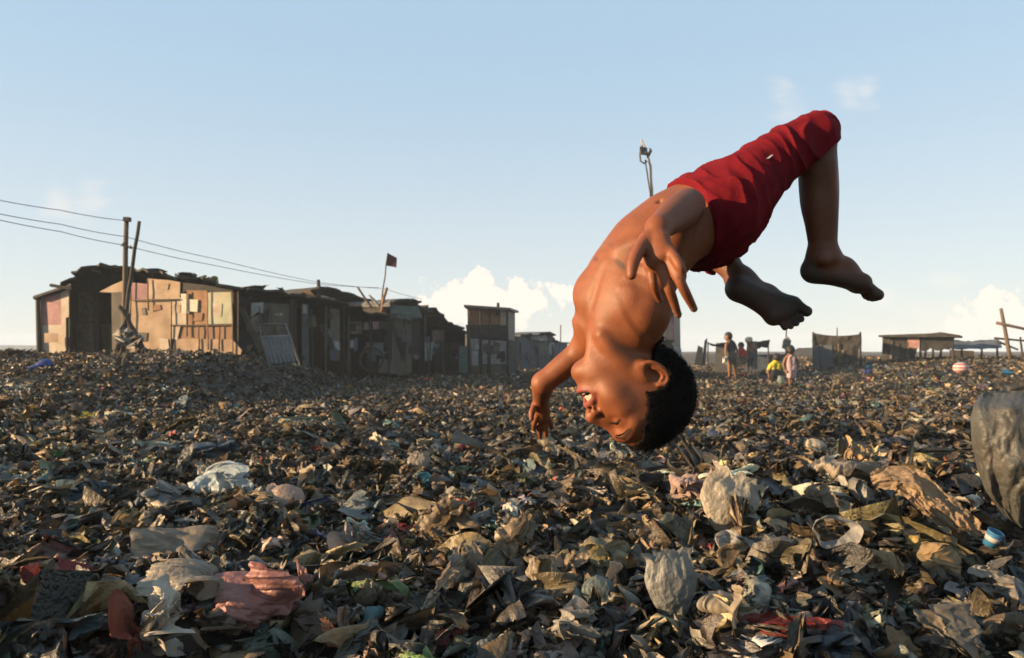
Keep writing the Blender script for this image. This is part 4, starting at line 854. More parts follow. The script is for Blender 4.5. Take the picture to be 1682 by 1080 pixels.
    shell(F, [(846, 549), (858, 548), (874, 550), (884, 545), (904, 548), (911, 560), (932, 562)], 606, 5, S, 'grey', 'grey'); panel(F, 'tarp', [(848, 552), (882, 551), (886, 606), (848, 606)], 'bluegrey', S); panel(F, 'tarp', [(884, 549), (908, 552), (912, 606), (887, 606)], 'grey', S, .05)
    cloth('tarp', [F.pt(872, 551, .2), F.pt(895, 549, .2), F.pt(900, 560, .2), F.pt(872, 556, .2)], 'pale', S, .2, 5, n=12); panel(F, 'tarp', [(903, 563), (911, 562), (908, 585), (900, 580)], 'pale', S, .12)
    panel(F, 'wall_panel', [(910, 562), (932, 563), (932, 606), (911, 606)], 'bluegrey', S)
    clutter(F, S, 850, 928, 566, 602, 9, 8)
    # --- striped hut behind the boy
    F = Fac(1048, 26, 1106, 27.5); sd_ = Fac(1106, 27.5, 1119, 30); S = thing('shack', 'hut walled with pink and green striped tarp behind the boy', 'shack', F.pt(1080, 600), 'shacks of scrap boards and tarps')
    MB().prism([F.pt(1050, 514), F.pt(1106, 514), F.pt(1106, 610), F.pt(1050, 610)], -F.n * 2).build('wall', DM['olive'], S)
    cloth('striped_tarp', [F.pt(1049, 513, .08), F.pt(1107, 514, .08), F.pt(1106, 559, .10), F.pt(1049, 558, .10)], 'striped', S, .05, 12, amp=.02)
    panel(F, 'ledge', rect(1046, 558, 1108, 562), 'darkwood', S, .15, .12); panel(sd_, 'side_sheet', [(1106, 514), (1117, 517), (1118, 575), (1108, 572)], 'metal', S, .04); panel(sd_, 'side_sheet', [(1107, 566), (1119, 572), (1121, 605), (1109, 605)], 'pale', S, .06)
    MB().prism([F.pt(1044, 511, .3), F.pt(1110, 511, .3), sd_.pt(1120, 514, .1), F.pt(1050, 512) - F.n * 2.2], (0, 0, -.06)).build('roof', DM['grey'], S)
    # --- open canopies by the people
    F = Fac(1158, 31.5, 1270, 31); S = thing('shelter', 'open shelter of blue-grey tarps on poles behind the standing people', 'shelter', F.pt(1215, 600), 'shacks of scrap boards and tarps')
    cloth('canopy', [F.pt(1160, 563, 1.0), F.pt(1200, 559, 1.0), F.pt(1200, 566, -1.2), F.pt(1170, 566, -1.2)], 'bluegrey', S, .3, 6, n=14, ragged=.02); cloth('canopy', [F.pt(1226, 559, 1.0), F.pt(1265, 558, 1.0), F.pt(1262, 570, .6), F.pt(1230, 571, .6)], 'bluegrey', S, .2, 7, n=14, ragged=.05)
    panel(F, 'tarp_wall', [(1176, 563), (1206, 561), (1206, 610), (1174, 610)], 'grey', S, -.5); panel(F, 'tarp_wall', [(1228, 560), (1244, 560), (1244, 606), (1226, 606)], 'bluegrey', S, -.2); panel(F, 'low_wall', [(1222, 583), (1300, 581), (1300, 610), (1222, 610)], 'bluegrey', S, -.6)
    for x in (1163, 1201, 1228, 1262): post(F, 'post', x, 561, x, 610, 2.6, 'darkwood', S, .6)
    S = thing('board', 'tan boards propped upright left of the open tarp shelter', 'board', P(1150, 598, 29)); Fp = Fac(1135, 29, 1170, 29)
    panel(Fp, 'panel', [(1141, 598), (1147, 567), (1155, 571), (1153, 600)], 'tan', S, .1, .05); panel(Fp, 'panel', [(1153, 600), (1158, 559), (1162, 555), (1158, 600)], 'grey', S, .0, .06)
    # --- ragged tarp hut
    F = Fac(1334, 30.4, 1416, 29.6); S = thing('shelter', 'square ragged brown tarp hut standing alone on the dump', 'shelter', F.pt(1375, 598), 'shacks of scrap boards and tarps')
    cloth('front_tarp', [F.pt(1334, 546, .1), F.pt(1414, 548, .1), F.pt(1408, 594, .1), F.pt(1335, 602, .1)], 'dark', S, .22, 9, n=44, amp=.09, ragged=.10); cloth('back_tarp', [F.pt(1336, 550, -2), F.pt(1412, 552, -2), F.pt(1404, 584, -2), F.pt(1336, 600, -2)], 'black', S, .2, 14)
    cloth('roof_tarp', [F.pt(1336, 551, .1), F.pt(1412, 552, .1), F.pt(1412, 553, -2), F.pt(1336, 552, -2)], 'grey', S, .2, 4, n=14, ragged=0); panel(F, 'wall_panel', [(1336, 568), (1366, 566), (1370, 604), (1336, 604)], 'bluegrey', S, .16)
    for x in (1336, 1413): post(F, 'post', x, 545, x + 1, 604, 4, 'darkwood', S, .05)
    post(F, 'brace', 1412, 575, 1419, 604, 3, 'darkwood', S, .2); post(F, 'post', 1375, 538, 1375, 556, 2, 'darkwood', S, -.5)
    clutter(F, S, 1340, 1405, 560, 590, 5, 9)
    # --- hut with flat plank roof
    F = Fac(1448, 31.5, 1570, 30); S = thing('shelter', 'long open hut with flat plank roof and tarp curtain at its left end', 'shelter', F.pt(1508, 592), 'shacks of scrap boards and tarps')
    MB().prism([F.pt(1443, 550, .6), F.pt(1530, 547, .6), F.pt(1545, 545, .6), F.pt(1577, 550, .6), F.pt(1577, 553, .6), F.pt(1443, 553, .6)], -F.n * 3.2).build('roof', DM['roof'], S)
    cloth('curtain', [F.pt(1454, 553, .1), F.pt(1512, 552, .1), F.pt(1500, 598, .1), F.pt(1450, 594, .1)], 'dark', S, .15, 10, n=30, amp=.07); panel(F, 'wall_panel', [(1490, 552), (1511, 552), (1509, 572), (1492, 570)], 'mauve', S, .2)
    cloth('valance', [F.pt(1510, 551, .1), F.pt(1568, 551, .1), F.pt(1566, 572, .1), F.pt(1512, 574, .1)], 'black', S, .2, 15, n=24, amp=.05, ragged=.12)
    for x in (1452, 1512, 1520, 1532, 1545, 1565): post(F, 'post', x, 552, x, 600, 4 if x > 1510 else 6, 'darkwood', S, .0)
    panel(F, 'low_wall', [(1500, 588), (1570, 584), (1570, 600), (1500, 602)], 'dark', S, -.8)
    clutter(F, S, 1455, 1510, 560, 592, 5, 10)
    F = Fac(1560, 34, 1645, 33); S = thing('shelter', 'low blue-grey tarp shelter beside the crossed poles', 'shelter', F.pt(1600, 582), 'shacks of scrap boards and tarps')
    cloth('canopy', [F.pt(1558, 558, .2), F.pt(1640, 557, .2), F.pt(1646, 571, 1.0), F.pt(1562, 573, 1.0)], 'bluegrey', S, .1, 11, n=24, amp=.06, ragged=.03); cloth('back_canopy', [F.pt(1558, 558, .2), F.pt(1640, 557, .2), F.pt(1646, 568, -1.6), F.pt(1562, 568, -1.6)], 'bluegrey', S, .1, 13, n=14, ragged=.02)
    for x in (1565, 1580, 1612, 1638): post(F, 'post', x, 562, x, 592, 3, 'darkwood', S, .2)
    panel(F, 'low_wall', [(1560, 574), (1600, 576), (1600, 592), (1560, 592)], 'dark', S, -1)
    F = Fac(1285, 42, 1340, 42); S = thing('shelter', 'faint hazy hump of a tarp shelter left of the ragged hut', 'shelter', F.pt(1315, 596), 'shacks of scrap boards and tarps')
    cloth('canopy', [F.pt(1290, 582, 0), F.pt(1312, 571, 0), F.pt(1338, 571, 0), F.pt(1338, 600, .4)], 'grey', S, 0, 3, n=12); panel(F, 'wall_panel', [(1288, 583), (1310, 572), (1338, 572), (1338, 605), (1288, 605)], 'grey', S, -.6)

    # --- poles, wires, flag
    base = P(204, 585, 18.0); S = thing('utility_pole', 'thick brown utility pole with wires in front of the sunlit shed', 'utility pole', base)
    pole('shaft', [base - [0, 0, .3], P(208, 357, 18.2)], .075, 'wood', S); MB().box(P(209, 360, 18.15), (.07, 0, 0), (0, .07, 0), (0, 0, .05)).build('cap', DM['darkwood'], S)
    MB().tube([P(199, 402, 18.1), P(217, 407, 18.1)], .03, 6).build('crossarm', DM['darkwood'], S, True)
    for x, y in ((202, 401), (214, 406)): MB().tube([P(x, y - 3, 18.05), P(x, y + 1, 18.05)], .03, 8).build('insulator', DM['pale'], S, True)
    S = pole('pole', [P(199, 580, 17.9) - [0, 0, .3], P(211, 480, 18.0), P(229, 363, 18.1)], .055, 'darkwood'); S.name = 'leaning_pole'; rebase(S); tag(S, 'thin dark pole leaning to the right of the utility pole', 'pole')
    for pts, lab in (([(189, 582), (206, 530), (212, 515)], 'dark brace timber slanting up left of the utility pole foot'), ([(238, 580), (222, 548), (203, 512), (196, 503)], 'dark brace timber slanting up right of the utility pole foot')):
        o = pole('brace_timber', [P(x, y, 17.75) for x, y in pts], .07, 'darkwood'); rebase(o); tag(o, lab, 'timber')
    q = crumple(24, 24, .5, .6, 77, folds=8, amp=.08, flat=.9, fine=.03).reshape(-1, 3); o = link('rag_bundle', mesh_np('rag_bundle', q + P(212, 556, 17.6), gridF(24, 24)), DM['pale']); rebase(o); tag(o, 'pale rag bundle tied between the brace timbers of the utility pole', 'rag')
    wm = mat('cable', (.05, .05, .055), .6)
    for pts, lab in (([(-60, 316, 14), (100, 345, 16.6), (207, 362, 18.15)], 'upper black wire running from the left edge to the utility pole top'),
                     ([(-60, 338, 14), (100, 368, 16.6), (205, 388, 18.15), (350, 424, 21), (520, 463, 26), (632, 474, 29), (694, 491, 31)], 'middle black wire passing the utility pole toward the far shacks'),
                     ([(-60, 347, 14), (100, 380, 16.6), (203, 402, 18.1), (350, 435, 21), (520, 466, 26), (622, 472, 28)], 'lowest black wire passing the utility pole toward the flagpole')):
        pp = [P(*p) for p in pts]; q = []
        for i in range(len(pp) - 1):
            for t in np.linspace(0, 1, 9)[:-1]: q.append(pp[i] * (1 - t) + pp[i + 1] * t - np.array([0, 0, .025 * 4 * t * (1 - t)]))
        q.append(pp[-1]); o = MB().tube(q, .0085, 5).build('wire', wm, None, True); rebase(o); tag(o, lab, 'wire')
    S = thing('flag', 'ragged dark red flag on a thin pole above the black lean-to', 'flag', P(626, 500, 27.2)); pole('flagpole', [P(625, 510, 27.2), P(637, 415, 27.2)], .03, 'wood', S, wob=.02)
    cloth('banner', [P(637, 415, 27.2), P(652, 423, 27.3), P(651, 439, 27.2), P(634, 436, 27.2)], mat('dark_red_cloth', (.10, .018, .025), .8, var=.3, transl=.25), S, .1, 21, n=16, amp=.10)
    for pts, r, m, lab in (([(627, 512), (630, 490), (636, 472)], .07, 'orange', 'stout tan stick with a dark knob beside the flagpole'), ([(610, 505), (600, 490), (587, 471)], .05, 'wood', 'thin grey stick leaning left above the black lean-to'), ([(624, 506), (614, 492), (606, 484)], .05, 'pale', 'short pale stick leaning left of the flagpole foot')):
        o = pole('stick', [P(x, y, 27.0) for x, y in pts], r, m); rebase(o); tag(o, lab, 'stick')
    o = MB().tube([P(634, 472, 27), P(640, 471, 27)], .10, 8).build('knob', DM['darkwood'], bpy.data.objects['stick'], True) if False else None
    # mast behind the boy
    S = thing('mast', 'tall bamboo mast with dark knotted rag at its tip behind the boy', 'mast', P(1088, 592, 24)); 
    pole('shaft', [P(1087, 594, 24) - [0, 0, .3], P(1078, 420, 24), P(1071, 320, 24), P(1068, 272, 24), P(1062, 248, 24), P(1053, 228, 24)], [.06] * 6 + list(np.linspace(.058, .028, 20)), mat('bamboo', (.42, .33, .24), .6, var=.2), S)
    pole('splint', [P(1074, 400, 23.95), P(1068, 315, 23.95), P(1060, 262, 23.95)], .03, 'darkwood', S); q = crumple(20, 20, .18, .75, 5, folds=5, amp=.08, flat=.8).reshape(-1, 3)[:, [0, 2, 1]]; link('rag', mesh_np('rag', q + P(1060, 250, 23.9), gridF(20, 20)), DM['bluegrey'], S)
    MB().tube([P(x, y, 23.9) for x, y in ((1055, 238), (1051, 252), (1052, 264), (1058, 268), (1063, 264))], .03, 6).build('loop', DM['wood'], S, True)
    # crossed poles on the right
    S = thing('crossed_poles', 'upright pole lashed to a slanting crossbar at the right edge', 'poles', P(1662, 585, 27)); pole('upright', [P(1660, 590, 27), P(1644, 506, 27)], .075, 'wood', S); pole('crossbar', [P(1637, 530, 26.9), P(1720, 548, 26.6)], .06, 'wood', S)
    for pts, lab in (([(1680, 590), (1676, 553)], 'short dark post at the far right edge under the slanting crossbar'), ([(1634, 555), (1690, 560)], 'thin horizontal pole behind the crossed poles'), ([(1638, 560), (1672, 574)], 'thin sloping pole at the foot of the crossed poles')):
        o = pole('pole', [P(x, y, 28) for x, y in pts], .045, 'darkwood'); rebase(o); tag(o, lab, 'pole')
    S = pole('pole', [P(1291, 600, 30), P(1292, 536, 30)], .035, 'darkwood'); S.name = 'thin_pole'; rebase(S); tag(S, 'thin upright pole with a rag rising behind the girl in pink', 'pole')
    q = crumple(16, 16, .4, .5, 15, folds=6, amp=.08, flat=.9).reshape(-1, 3); o = link('rag', mesh_np('rag', q + P(1290, 565, 29.9), gridF(16, 16)), DM['pale']); rebase(o); tag(o, 'grey rag tied to the thin pole above the girl in pink', 'rag')
    o = pole('pole', [P(920, 585, 60), P(921, 533, 60)], .06, 'grey'); o.name = 'distant_pole'; rebase(o); tag(o, 'very faint distant pole above the hazy grey tarps', 'pole')
shanties()
# ------------------------------------------------------------------ people far off
def figure(label, d, J, clothes, skin=(.22, .10, .055), hair=True, scale=1.0, hold=None, face=(-1, 0)):
    """J: photo joints; a body as one surface, hair and clothes its children"""
    p = {k: P(v[0], v[1], d + (v[2] if len(v) > 2 else 0)) for k, v in J.items()}
    allp = np.array(list(p.values())); h = .011 * scale; f = Field(allp.min(0) - .22, allp.max(0) + .22, h); X3 = np.eye(3); hr = J['hr'] / FPX * d if 'hr' in J and np.isscalar(J['hr']) else None
    return p, f, h
def person_far(label, d, head, hr, neck, sh, hip, arms, legs, cloth_parts, base, skin=(.20, .095, .052), face=(-1, .2), hair_len=0.0, group=None):
    u = d / FPX; Q = lambda t: P(t[0], t[1], d + (t[2] if len(t) > 2 else 0.0)); X3 = np.eye(3)
    pts = [Q(head)] + [Q(x) for x in (neck, *sh, *hip)] + [Q(x) for a in (*arms, *legs) for x in a]; A = np.array(pts)
    h = max(.0085, 1.0 * u * .55); f = Field(A.min(0) - .2, A.max(0) + .2, h); R_ = hr * u
    hc = Q(head); f.ell(hc, X3, (R_ * .84, R_ * .92, R_), k=.02); fd = np.array([face[0], -face[1], 0.]); fd = nrm(fd)
    f.cap(hc + fd * R_ * .85 - [0, 0, R_ * .15], hc + fd * R_ * 1.02 - [0, 0, R_ * .25], R_ * .13, R_ * .16, k=.02); f.ell(hc + fd * R_ * .35 - [0, 0, R_ * .5], X3, (R_ * .55,) * 3, k=.03)
    sd = np.cross(fd, [0, 0, 1])
    for g_ in (-1, 1): f.ell(hc + sd * g_ * R_ * .85 - [0, 0, .1 * R_], X3, (R_ * .16, R_ * .16, R_ * .26), k=.01)
    s0, s1, h0, h1 = Q(sh[0]), Q(sh[1]), Q(hip[0]), Q(hip[1]); sw = np.linalg.norm(s1 - s0); n_ = Q(neck)
    f.chain([n_, hc], [R_ * .48, R_ * .46], k=.03); f.chain([s0, n_, s1], [sw * .17, sw * .20, sw * .17], k=.03)
    c0, c1 = (s0 + s1) / 2, (h0 + h1) / 2
    for g_ in (.25, .75): f.chain([s0 * (1 - g_) + s1 * g_, h0 * (1 - g_) + h1 * g_], [sw * .27, sw * .26], k=.05)
    for a in arms: f.chain([Q(x) for x in a], list(np.linspace(sw * .155, sw * .085, len(a))), k=.02); e = Q(a[-1]); dr = nrm(e - Q(a[-2])); f.ell(e + dr * .04, X3, (sw * .11, sw * .10, sw * .16), k=.015)
    for a in legs:
        q = [Q(x) for x in a]; f.chain(q, list(np.linspace(sw * .25, sw * .115, len(a))), k=.03); f.chain([q[-1], q[-1] + fd * sw * .38 - [0, 0, sw * .10]], [sw * .12, sw * .09], k=.02)
    V, F = f.polygonise(2); root = thing('person', label, 'person', Q(base), group); sk = mat('skin', skin, .6, var=.15, scale=12)
    link('body', mesh_np('body', V, F), sk, root)
    g = Field(f.lo, f.lo + h * (f.n - 1), h); m = tuple(min(a, b) for a, b in zip(g.D.shape, f.D.shape)); g.D = g.D[:m[0], :m[1], :m[2]]; body = f.D[:m[0], :m[1], :m[2]]
    g.ax = [g.ax[i][:m[i]] for i in range(3)]; g.n = np.array(m); Gp = np.stack(np.meshgrid(*[a.astype(np.float32) for a in g.ax], indexing='ij'), -1)
    g.ell(hc + [0, 0, R_ * .06] - fd * R_ * .10, X3, (R_ * 1.0, R_ * 1.02, R_ * 1.08), k=.001)
    if hair_len: g.cap(hc - fd * R_ * .45, hc - fd * R_ * .6 - [0, 0, hair_len * R_], R_ * .8, R_ * .6, k=.02)
    cutf = (Gp - (hc + fd * R_ * .42 + [0, 0, R_ * .30])) @ nrm(fd * .8 - np.array([0, 0, .45])).astype(np.float32); g.D = np.maximum(g.D, cutf - .3 * R_).astype(np.float32)
    v2, f2 = g.polygonise(1); link('hair', mesh_np('hair', v2, f2), mat('hair', (.012, .010, .009), .6), root)
    for nm, m_, regs, puff in cloth_parts:
        c = np.full(m, 1.0, np.float32); g.D = c
        for (a, b, ra, rb) in regs: g.chain([Q(a), Q(b)], [ra * u, rb * u], k=.03)
        # cloth follows the body but only inside its own region
        g.D = np.maximum(body - puff, g.D).astype(np.float32) if puff else g.D
        g.D = (g.D - .006 * vn3(Gp.reshape(-1, 3) * 16, 7).reshape(m)).astype(np.float32); v3, f3 = g.polygonise(2)
        if len(f3): link(nm, mesh_np(nm, v3, f3), m_, root)
    return root
cm = lambda n, c, **k: mat(n, c, .85, var=.2, scale=10, **k)
# standing man in black top, facing left
person_far('man in a black sleeveless top and grey shorts standing with a white bag', 26, (1196, 552), 6.6, (1199, 559), [(1194, 564, -.05), (1206, 565, .1)], [(1198, 586, -.08), (1205, 586, .1)],
    [[(1193, 565, -.1), (1192, 577, -.15), (1193, 589, -.18)], [(1207, 566, .15), (1211, 577, .15), (1208, 588, .05)]], [[(1198, 588, -.08), (1198, 603, -.1), (1198, 618, -.05)], [(1205, 588, .1), (1206, 603, .12), (1209, 618, .2)]],
    [('tank_top', cm('black_cloth', (.022, .022, .026)), [((1201, 567), (1203, 584), 8.5, 9)], .016), ('shorts', cm('grey_brown_shorts', (.085, .07, .06)), [((1201, 583), (1201, 590), 9, 9), ((1198, 588), (1198, 600), 7, 6.5), ((1205, 588), (1206, 600), 7, 6.5)], .025)], (1202, 620), face=(-1, .15))
o = link('plastic_bag', mesh_np('plastic_bag', crumple(18, 18, .32, .26, 3, folds=6, amp=.08, flat=.9).reshape(-1, 3) + P(1192, 590, 25.75), gridF(18, 18)), cm('white_bag', (.70, .68, .64))); rebase(o); tag(o, 'white bag in the hand of the man in black top', 'bag')
# child in red top bending beside him
person_far('child in a bright red top sitting beside the standing man', 27, (1217, 567), 5.2, (1218, 573), [(1214, 576, 0), (1223, 577, .08)], [(1216, 592, 0), (1223, 592, .08)],
    [[(1213, 577, -.03), (1213, 585, -.15), (1211, 592, -.2)], [(1224, 578, .1), (1227, 587, 0), (1224, 594, -.1)]], [[(1217, 593, -.02), (1209, 596, -.25), (1205, 600, -.3)], [(1222, 593, .08), (1215, 598, -.2), (1208, 603, -.25)]],
    [('red_top', cm('red_cotton', (.42, .03, .03)), [((1218, 578.5), (1219, 591), 8.5, 8.5)], .016), ('shorts', cm('olive_shorts', (.10, .09, .06)), [((1219, 591), (1219, 596), 8, 8), ((1217, 593), (1211, 596), 5, 4.5)], .02)], (1218, 604), face=(-.8, .6))
person_far('shirtless child with light cap standing right of the red top', 27.5, (1231, 562), 4.8, (1232, 568), [(1228, 571, 0), (1236, 571, .08)], [(1230, 586, 0), (1235, 586, .06)],
    [[(1228, 572, -.03), (1226, 580, -.08), (1226, 588, -.1)], [(1236, 572, .08), (1238, 580, .08), (1237, 588, 0)]], [[(1230, 588, 0), (1230, 596, 0), (1230, 605, .02)], [(1235, 588, .06), (1235, 596, .06), (1236, 605, .08)]],
    [('shorts', cm('dark_shorts', (.05, .05, .06)), [((1232, 585), (1232, 590), 7.5, 7.5), ((1230, 588), (1230, 597), 5, 5), ((1235, 588), (1235, 597), 5, 5)], .02), ('cap', cm('cream_cap', (.62, .52, .40)), [((1231, 557), (1229, 558), 5.2, 5.2)], 0)], (1232, 606), face=(-.5, .8))
# two children walking away
person_far('small child in a yellow shirt and black trousers seen from behind', 23.5, (1276, 587), 6.6, (1275, 595), [(1266, 600, 0), (1282, 600, .02)], [(1268, 614, 0), (1279, 614, .02)],
    [[(1265, 601, -.02), (1262, 608, -.03), (1263, 616, -.03)], [(1283, 601, .02), (1287, 604, 0), (1291, 602, .0)]], [[(1269, 615, 0), (1268, 622, 0), (1268, 630, .02)], [(1278, 615, .02), (1278, 622, .02), (1278, 630, .03)]],
    [('yellow_shirt', cm('yellow_cotton', (.52, .44, .04)), [((1274, 599), (1273, 611), 10.5, 9.5), ((1266, 601), (1263, 606), 4, 4), ((1282, 601), (1286, 604), 4, 4)], .012), ('trousers', cm('black_trousers', (.02, .02, .022)), [((1273, 614), (1273, 617), 10, 10), ((1269, 616), (1268, 629), 5.5, 5), ((1278, 616), (1278, 629), 5.5, 5)], .02)], (1273, 632), face=(.25, -1))
person_far('girl in a pale pink dress with bare legs seen from behind', 20.5, (1298, 574), 7.2, (1299, 583), [(1291, 588, 0), (1307, 588, .02)], [(1294, 606, 0), (1305, 606, .02)],
    [[(1290, 589, -.02), (1287, 598, -.02), (1289, 607, -.04)], [(1308, 589, .02), (1311, 599, .02), (1309, 608, 0)]], [[(1297, 607, 0), (1297, 618, 0), (1298, 630, .02)], [(1303, 607, .02), (1303, 618, .02), (1303, 630, .03)]],
    [('pink_dress', cm('pale_pink_cotton', (.48, .33, .32)), [((1299, 589), (1299, 600), 7.5, 8.5), ((1299, 600), (1299, 611), 9, 10.5)], .018)], (1300, 632), face=(.2, -1), hair_len=.3)
person_far('person with dark hair and a red cloth sitting by the striped hut', 25, (1097, 573), 5.8, (1099, 580), [(1094, 584, 0), (1108, 588, .1)], [(1104, 600, 0), (1112, 602, .08)],
    [[(1095, 586, -.05), (1100, 594, -.15), (1108, 598, -.2)], [(1109, 589, .1), (1114, 597, .05), (1118, 603, 0)]], [[(1105, 601, -.02), (1116, 600, -.2), (1122, 606, -.22)], [(1112, 602, .06), (1122, 602, 0), (1127, 608, 0)]],
    [('red_wrap', cm('dull_red_cloth', (.30, .06, .06)), [((1099, 585), (1110, 598), 9, 8)], .02), ('trousers', cm('navy_trousers', (.03, .035, .05)), [((1108, 601), (1110, 602), 8, 8), ((1106, 601), (1116, 600), 6, 5), ((1112, 602), (1122, 602), 6, 5)], .014)], (1112, 609), face=(-.8, .5))
# ------------------------------------------------------------------ pieces of rubbish one can point at
def hmat(base, kind, seed):
    k = dict(film=dict(rough=.46, transl=.38, bump=.8, bump_scale=50, spec=.42), cloth=dict(rough=.85, transl=.10, bump=.4, bump_scale=90, spec=.2), card=dict(rough=.8, transl=.0, bump=.3, bump_scale=25, spec=.2), dull=dict(rough=.6, transl=.15, bump=.4, bump_scale=40, spec=.35))[kind]
    dirt = tuple(.45 * c + .55 * d for c, d in zip(base, (.10, .075, .05)))
    return mat('refuse_' + kind, base, var=.22, scale=11 + seed % 5, stain=dirt, stain_amt=.75, stain_scale=6 + seed % 4, **k)
def frame_at(px, py_bottom, lift=0.0):
    q, d = ground_hit(px, py_bottom); return q, d
def put(name, me, m, label, cat, parts=None):
    o = link(name, me, m); rebase(o); return tag(o, label, cat)
def orient(Q, yaw, tilt, roll=0.0):
    """local xy sheet: x to the right, y away/up; tilt stands it up"""
    cr, sr = math.cos(roll), math.sin(roll); Q = Q @ np.array([[cr, -sr, 0], [sr, cr, 0], [0, 0, 1]]).T
    ct, st = math.cos(tilt), math.sin(tilt); Q = Q @ np.array([[1, 0, 0], [0, ct, -st], [0, st, ct]]).T
    cy, sy = math.cos(yaw), math.sin(yaw); return Q @ np.array([[cy, -sy, 0], [sy, cy, 0], [0, 0, 1]]).T
def bag_surface(seed, n=46, neck=.22, flat=.5, dents=.10, pleats=9, sag=.0):
    rg = np.random.default_rng(seed); a, t = np.meshgrid(np.linspace(0, 2 * math.pi, n * 2), np.linspace(0, 1, n), indexing='ij')
    prof = np.sin(math.pi * np.clip(t * .86, 0, 1)) ** .62 * .5; top = sstep(.66, .95, t); prof = prof * (1 - top) + top * (neck * .5 + .10 * sstep(.93, 1.0, t)); prof[:, 0] = 0.0
    x = np.cos(a) * prof; z = np.sin(a) * prof * flat; y = t - .45; q = np.stack([x, y, z], -1)
    c = np.stack([np.cos(a) * prof * 1.8, np.sin(a) * prof * 1.8, t * 1.3 + seed], -1); fade = sstep(.08, .4, t)
    q = q * (1 + dents * 2.4 * fbm(c * 1.7, seed, 3))[..., None]
    wr = fbm(np.stack([np.cos(a) * pleats * .35, np.sin(a) * pleats * .35, t * 1.4 + seed], -1), seed + 3, 3, True) * (.25 + .75 * sstep(.35, .95, t)) * fade; q = q * (1 + .20 * wr * np.minimum(prof * 4, 1))[..., None]
    d = np.stack([fbm(c * 4 + 5 * j, seed + 20 + j, 3, True) for j in range(3)], -1); q = q + .013 * d; F = gridF(n * 2, n); return q.reshape(-1, 3), F
def hero(kind, px, py, w, h, base, label, cat, name, seed, tilt=50, yaw=0, roll=0, mk='film', folds=4, pleat=.06, flat=.9, lift=0.0, fine=.034, n=60, amp=.05, dents=.12, neck=.72, bflat=.5, asp=1.0):
    q, d = ground_hit(px, min(py + h * .42, 1150)); d *= .985; W, Hh = w / FPX * d, h / FPX * d; c = P(px, py, d) + [0, 0, lift]
    st = max(math.sin(R(tilt)), .35)
    if kind == 'sheet':
        Q = crumple(n, max(int(n * asp), 14), 1.0, asp, seed, folds=folds, amp=amp, flat=flat, fine=fine, outline=.4, pleat=pleat, tight=(.06, .28)).reshape(-1, 3); F = gridF(n, max(int(n * asp), 14))
    elif kind == 'bag': Q, F = bag_surface(seed, n, neck=neck, dents=dents, flat=bflat)
    Q = orient(Q, R(yaw), R(tilt), R(roll)); s = np.array([W / np.ptp(Q[:, 0]), 0, Hh / np.ptp(Q[:, 2])]); s[1] = .5 * (s[0] + s[2]) * .9; Q = Q - (Q.max(0) + Q.min(0)) / 2
    me = mesh_np(name, Q * s + c, F); return put(name, me, hmat(base, mk, seed), label, cat)
S_, B_ = 'sheet', 'bag'
# right side
def big_bag():
    q, d = ground_hit(1655, 868); d *= .97; n, m = 70, 60; u, v = np.meshgrid(np.linspace(0, 1, n), np.linspace(0, 1, m), indexing='ij')
    ys = 645 + 222 * v; xl = np.interp(ys, [645, 665, 690, 730, 770, 805, 835, 855, 868], [1612, 1600, 1595, 1597, 1606, 1619, 1640, 1658, 1675]); xr = np.interp(ys, [645, 720, 800, 868], [1775, 1790, 1770, 1690]); xs = xl + (xr - xl) * u
    k = np.stack([u * 1.5, v * 1.2 + .5 * u, 0 * u + 3], -1); bul = -.20 * np.sin(math.pi * np.clip(u, 0, 1)) ** .7 * np.sin(math.pi * (.12 + .8 * v)) + .035 * fbm(k * 2.2, 5, 2) + .024 * fbm(k * np.array([3.0, 1.7, 1]) + 1.1 * vn3(k * 1.6)[..., None], 8, 3, True) + .010 * fbm(k * np.array([5, 4, 1]) + 1.2 * vn3(k * 2.4)[..., None], 4, 3, True) + .10 * sstep(.12, 0, v)
    V = CAM + (d + bul)[..., None] * (FW + ((xs - 841) / FPX)[..., None] * np.array([1., 0, 0]) - ((ys - 540) / FPX)[..., None] * UPV)
    V2 = V + np.array([.01, .14, 0]) * (np.sin(math.pi * u) * (1 - .4 * v))[..., None] + np.array([0, .004, 0]); F = gridF(n, m)
    put('plastic_bag', mesh_np('plastic_bag', np.concatenate([V.reshape(-1, 3), V2.reshape(-1, 3)]), np.concatenate([F, F[:, ::-1] + n * m])), hmat((.12, .124, .114), 'film', 3), 'huge dark grey plastic bag standing upright at the right edge', 'plastic bag')
big_bag()
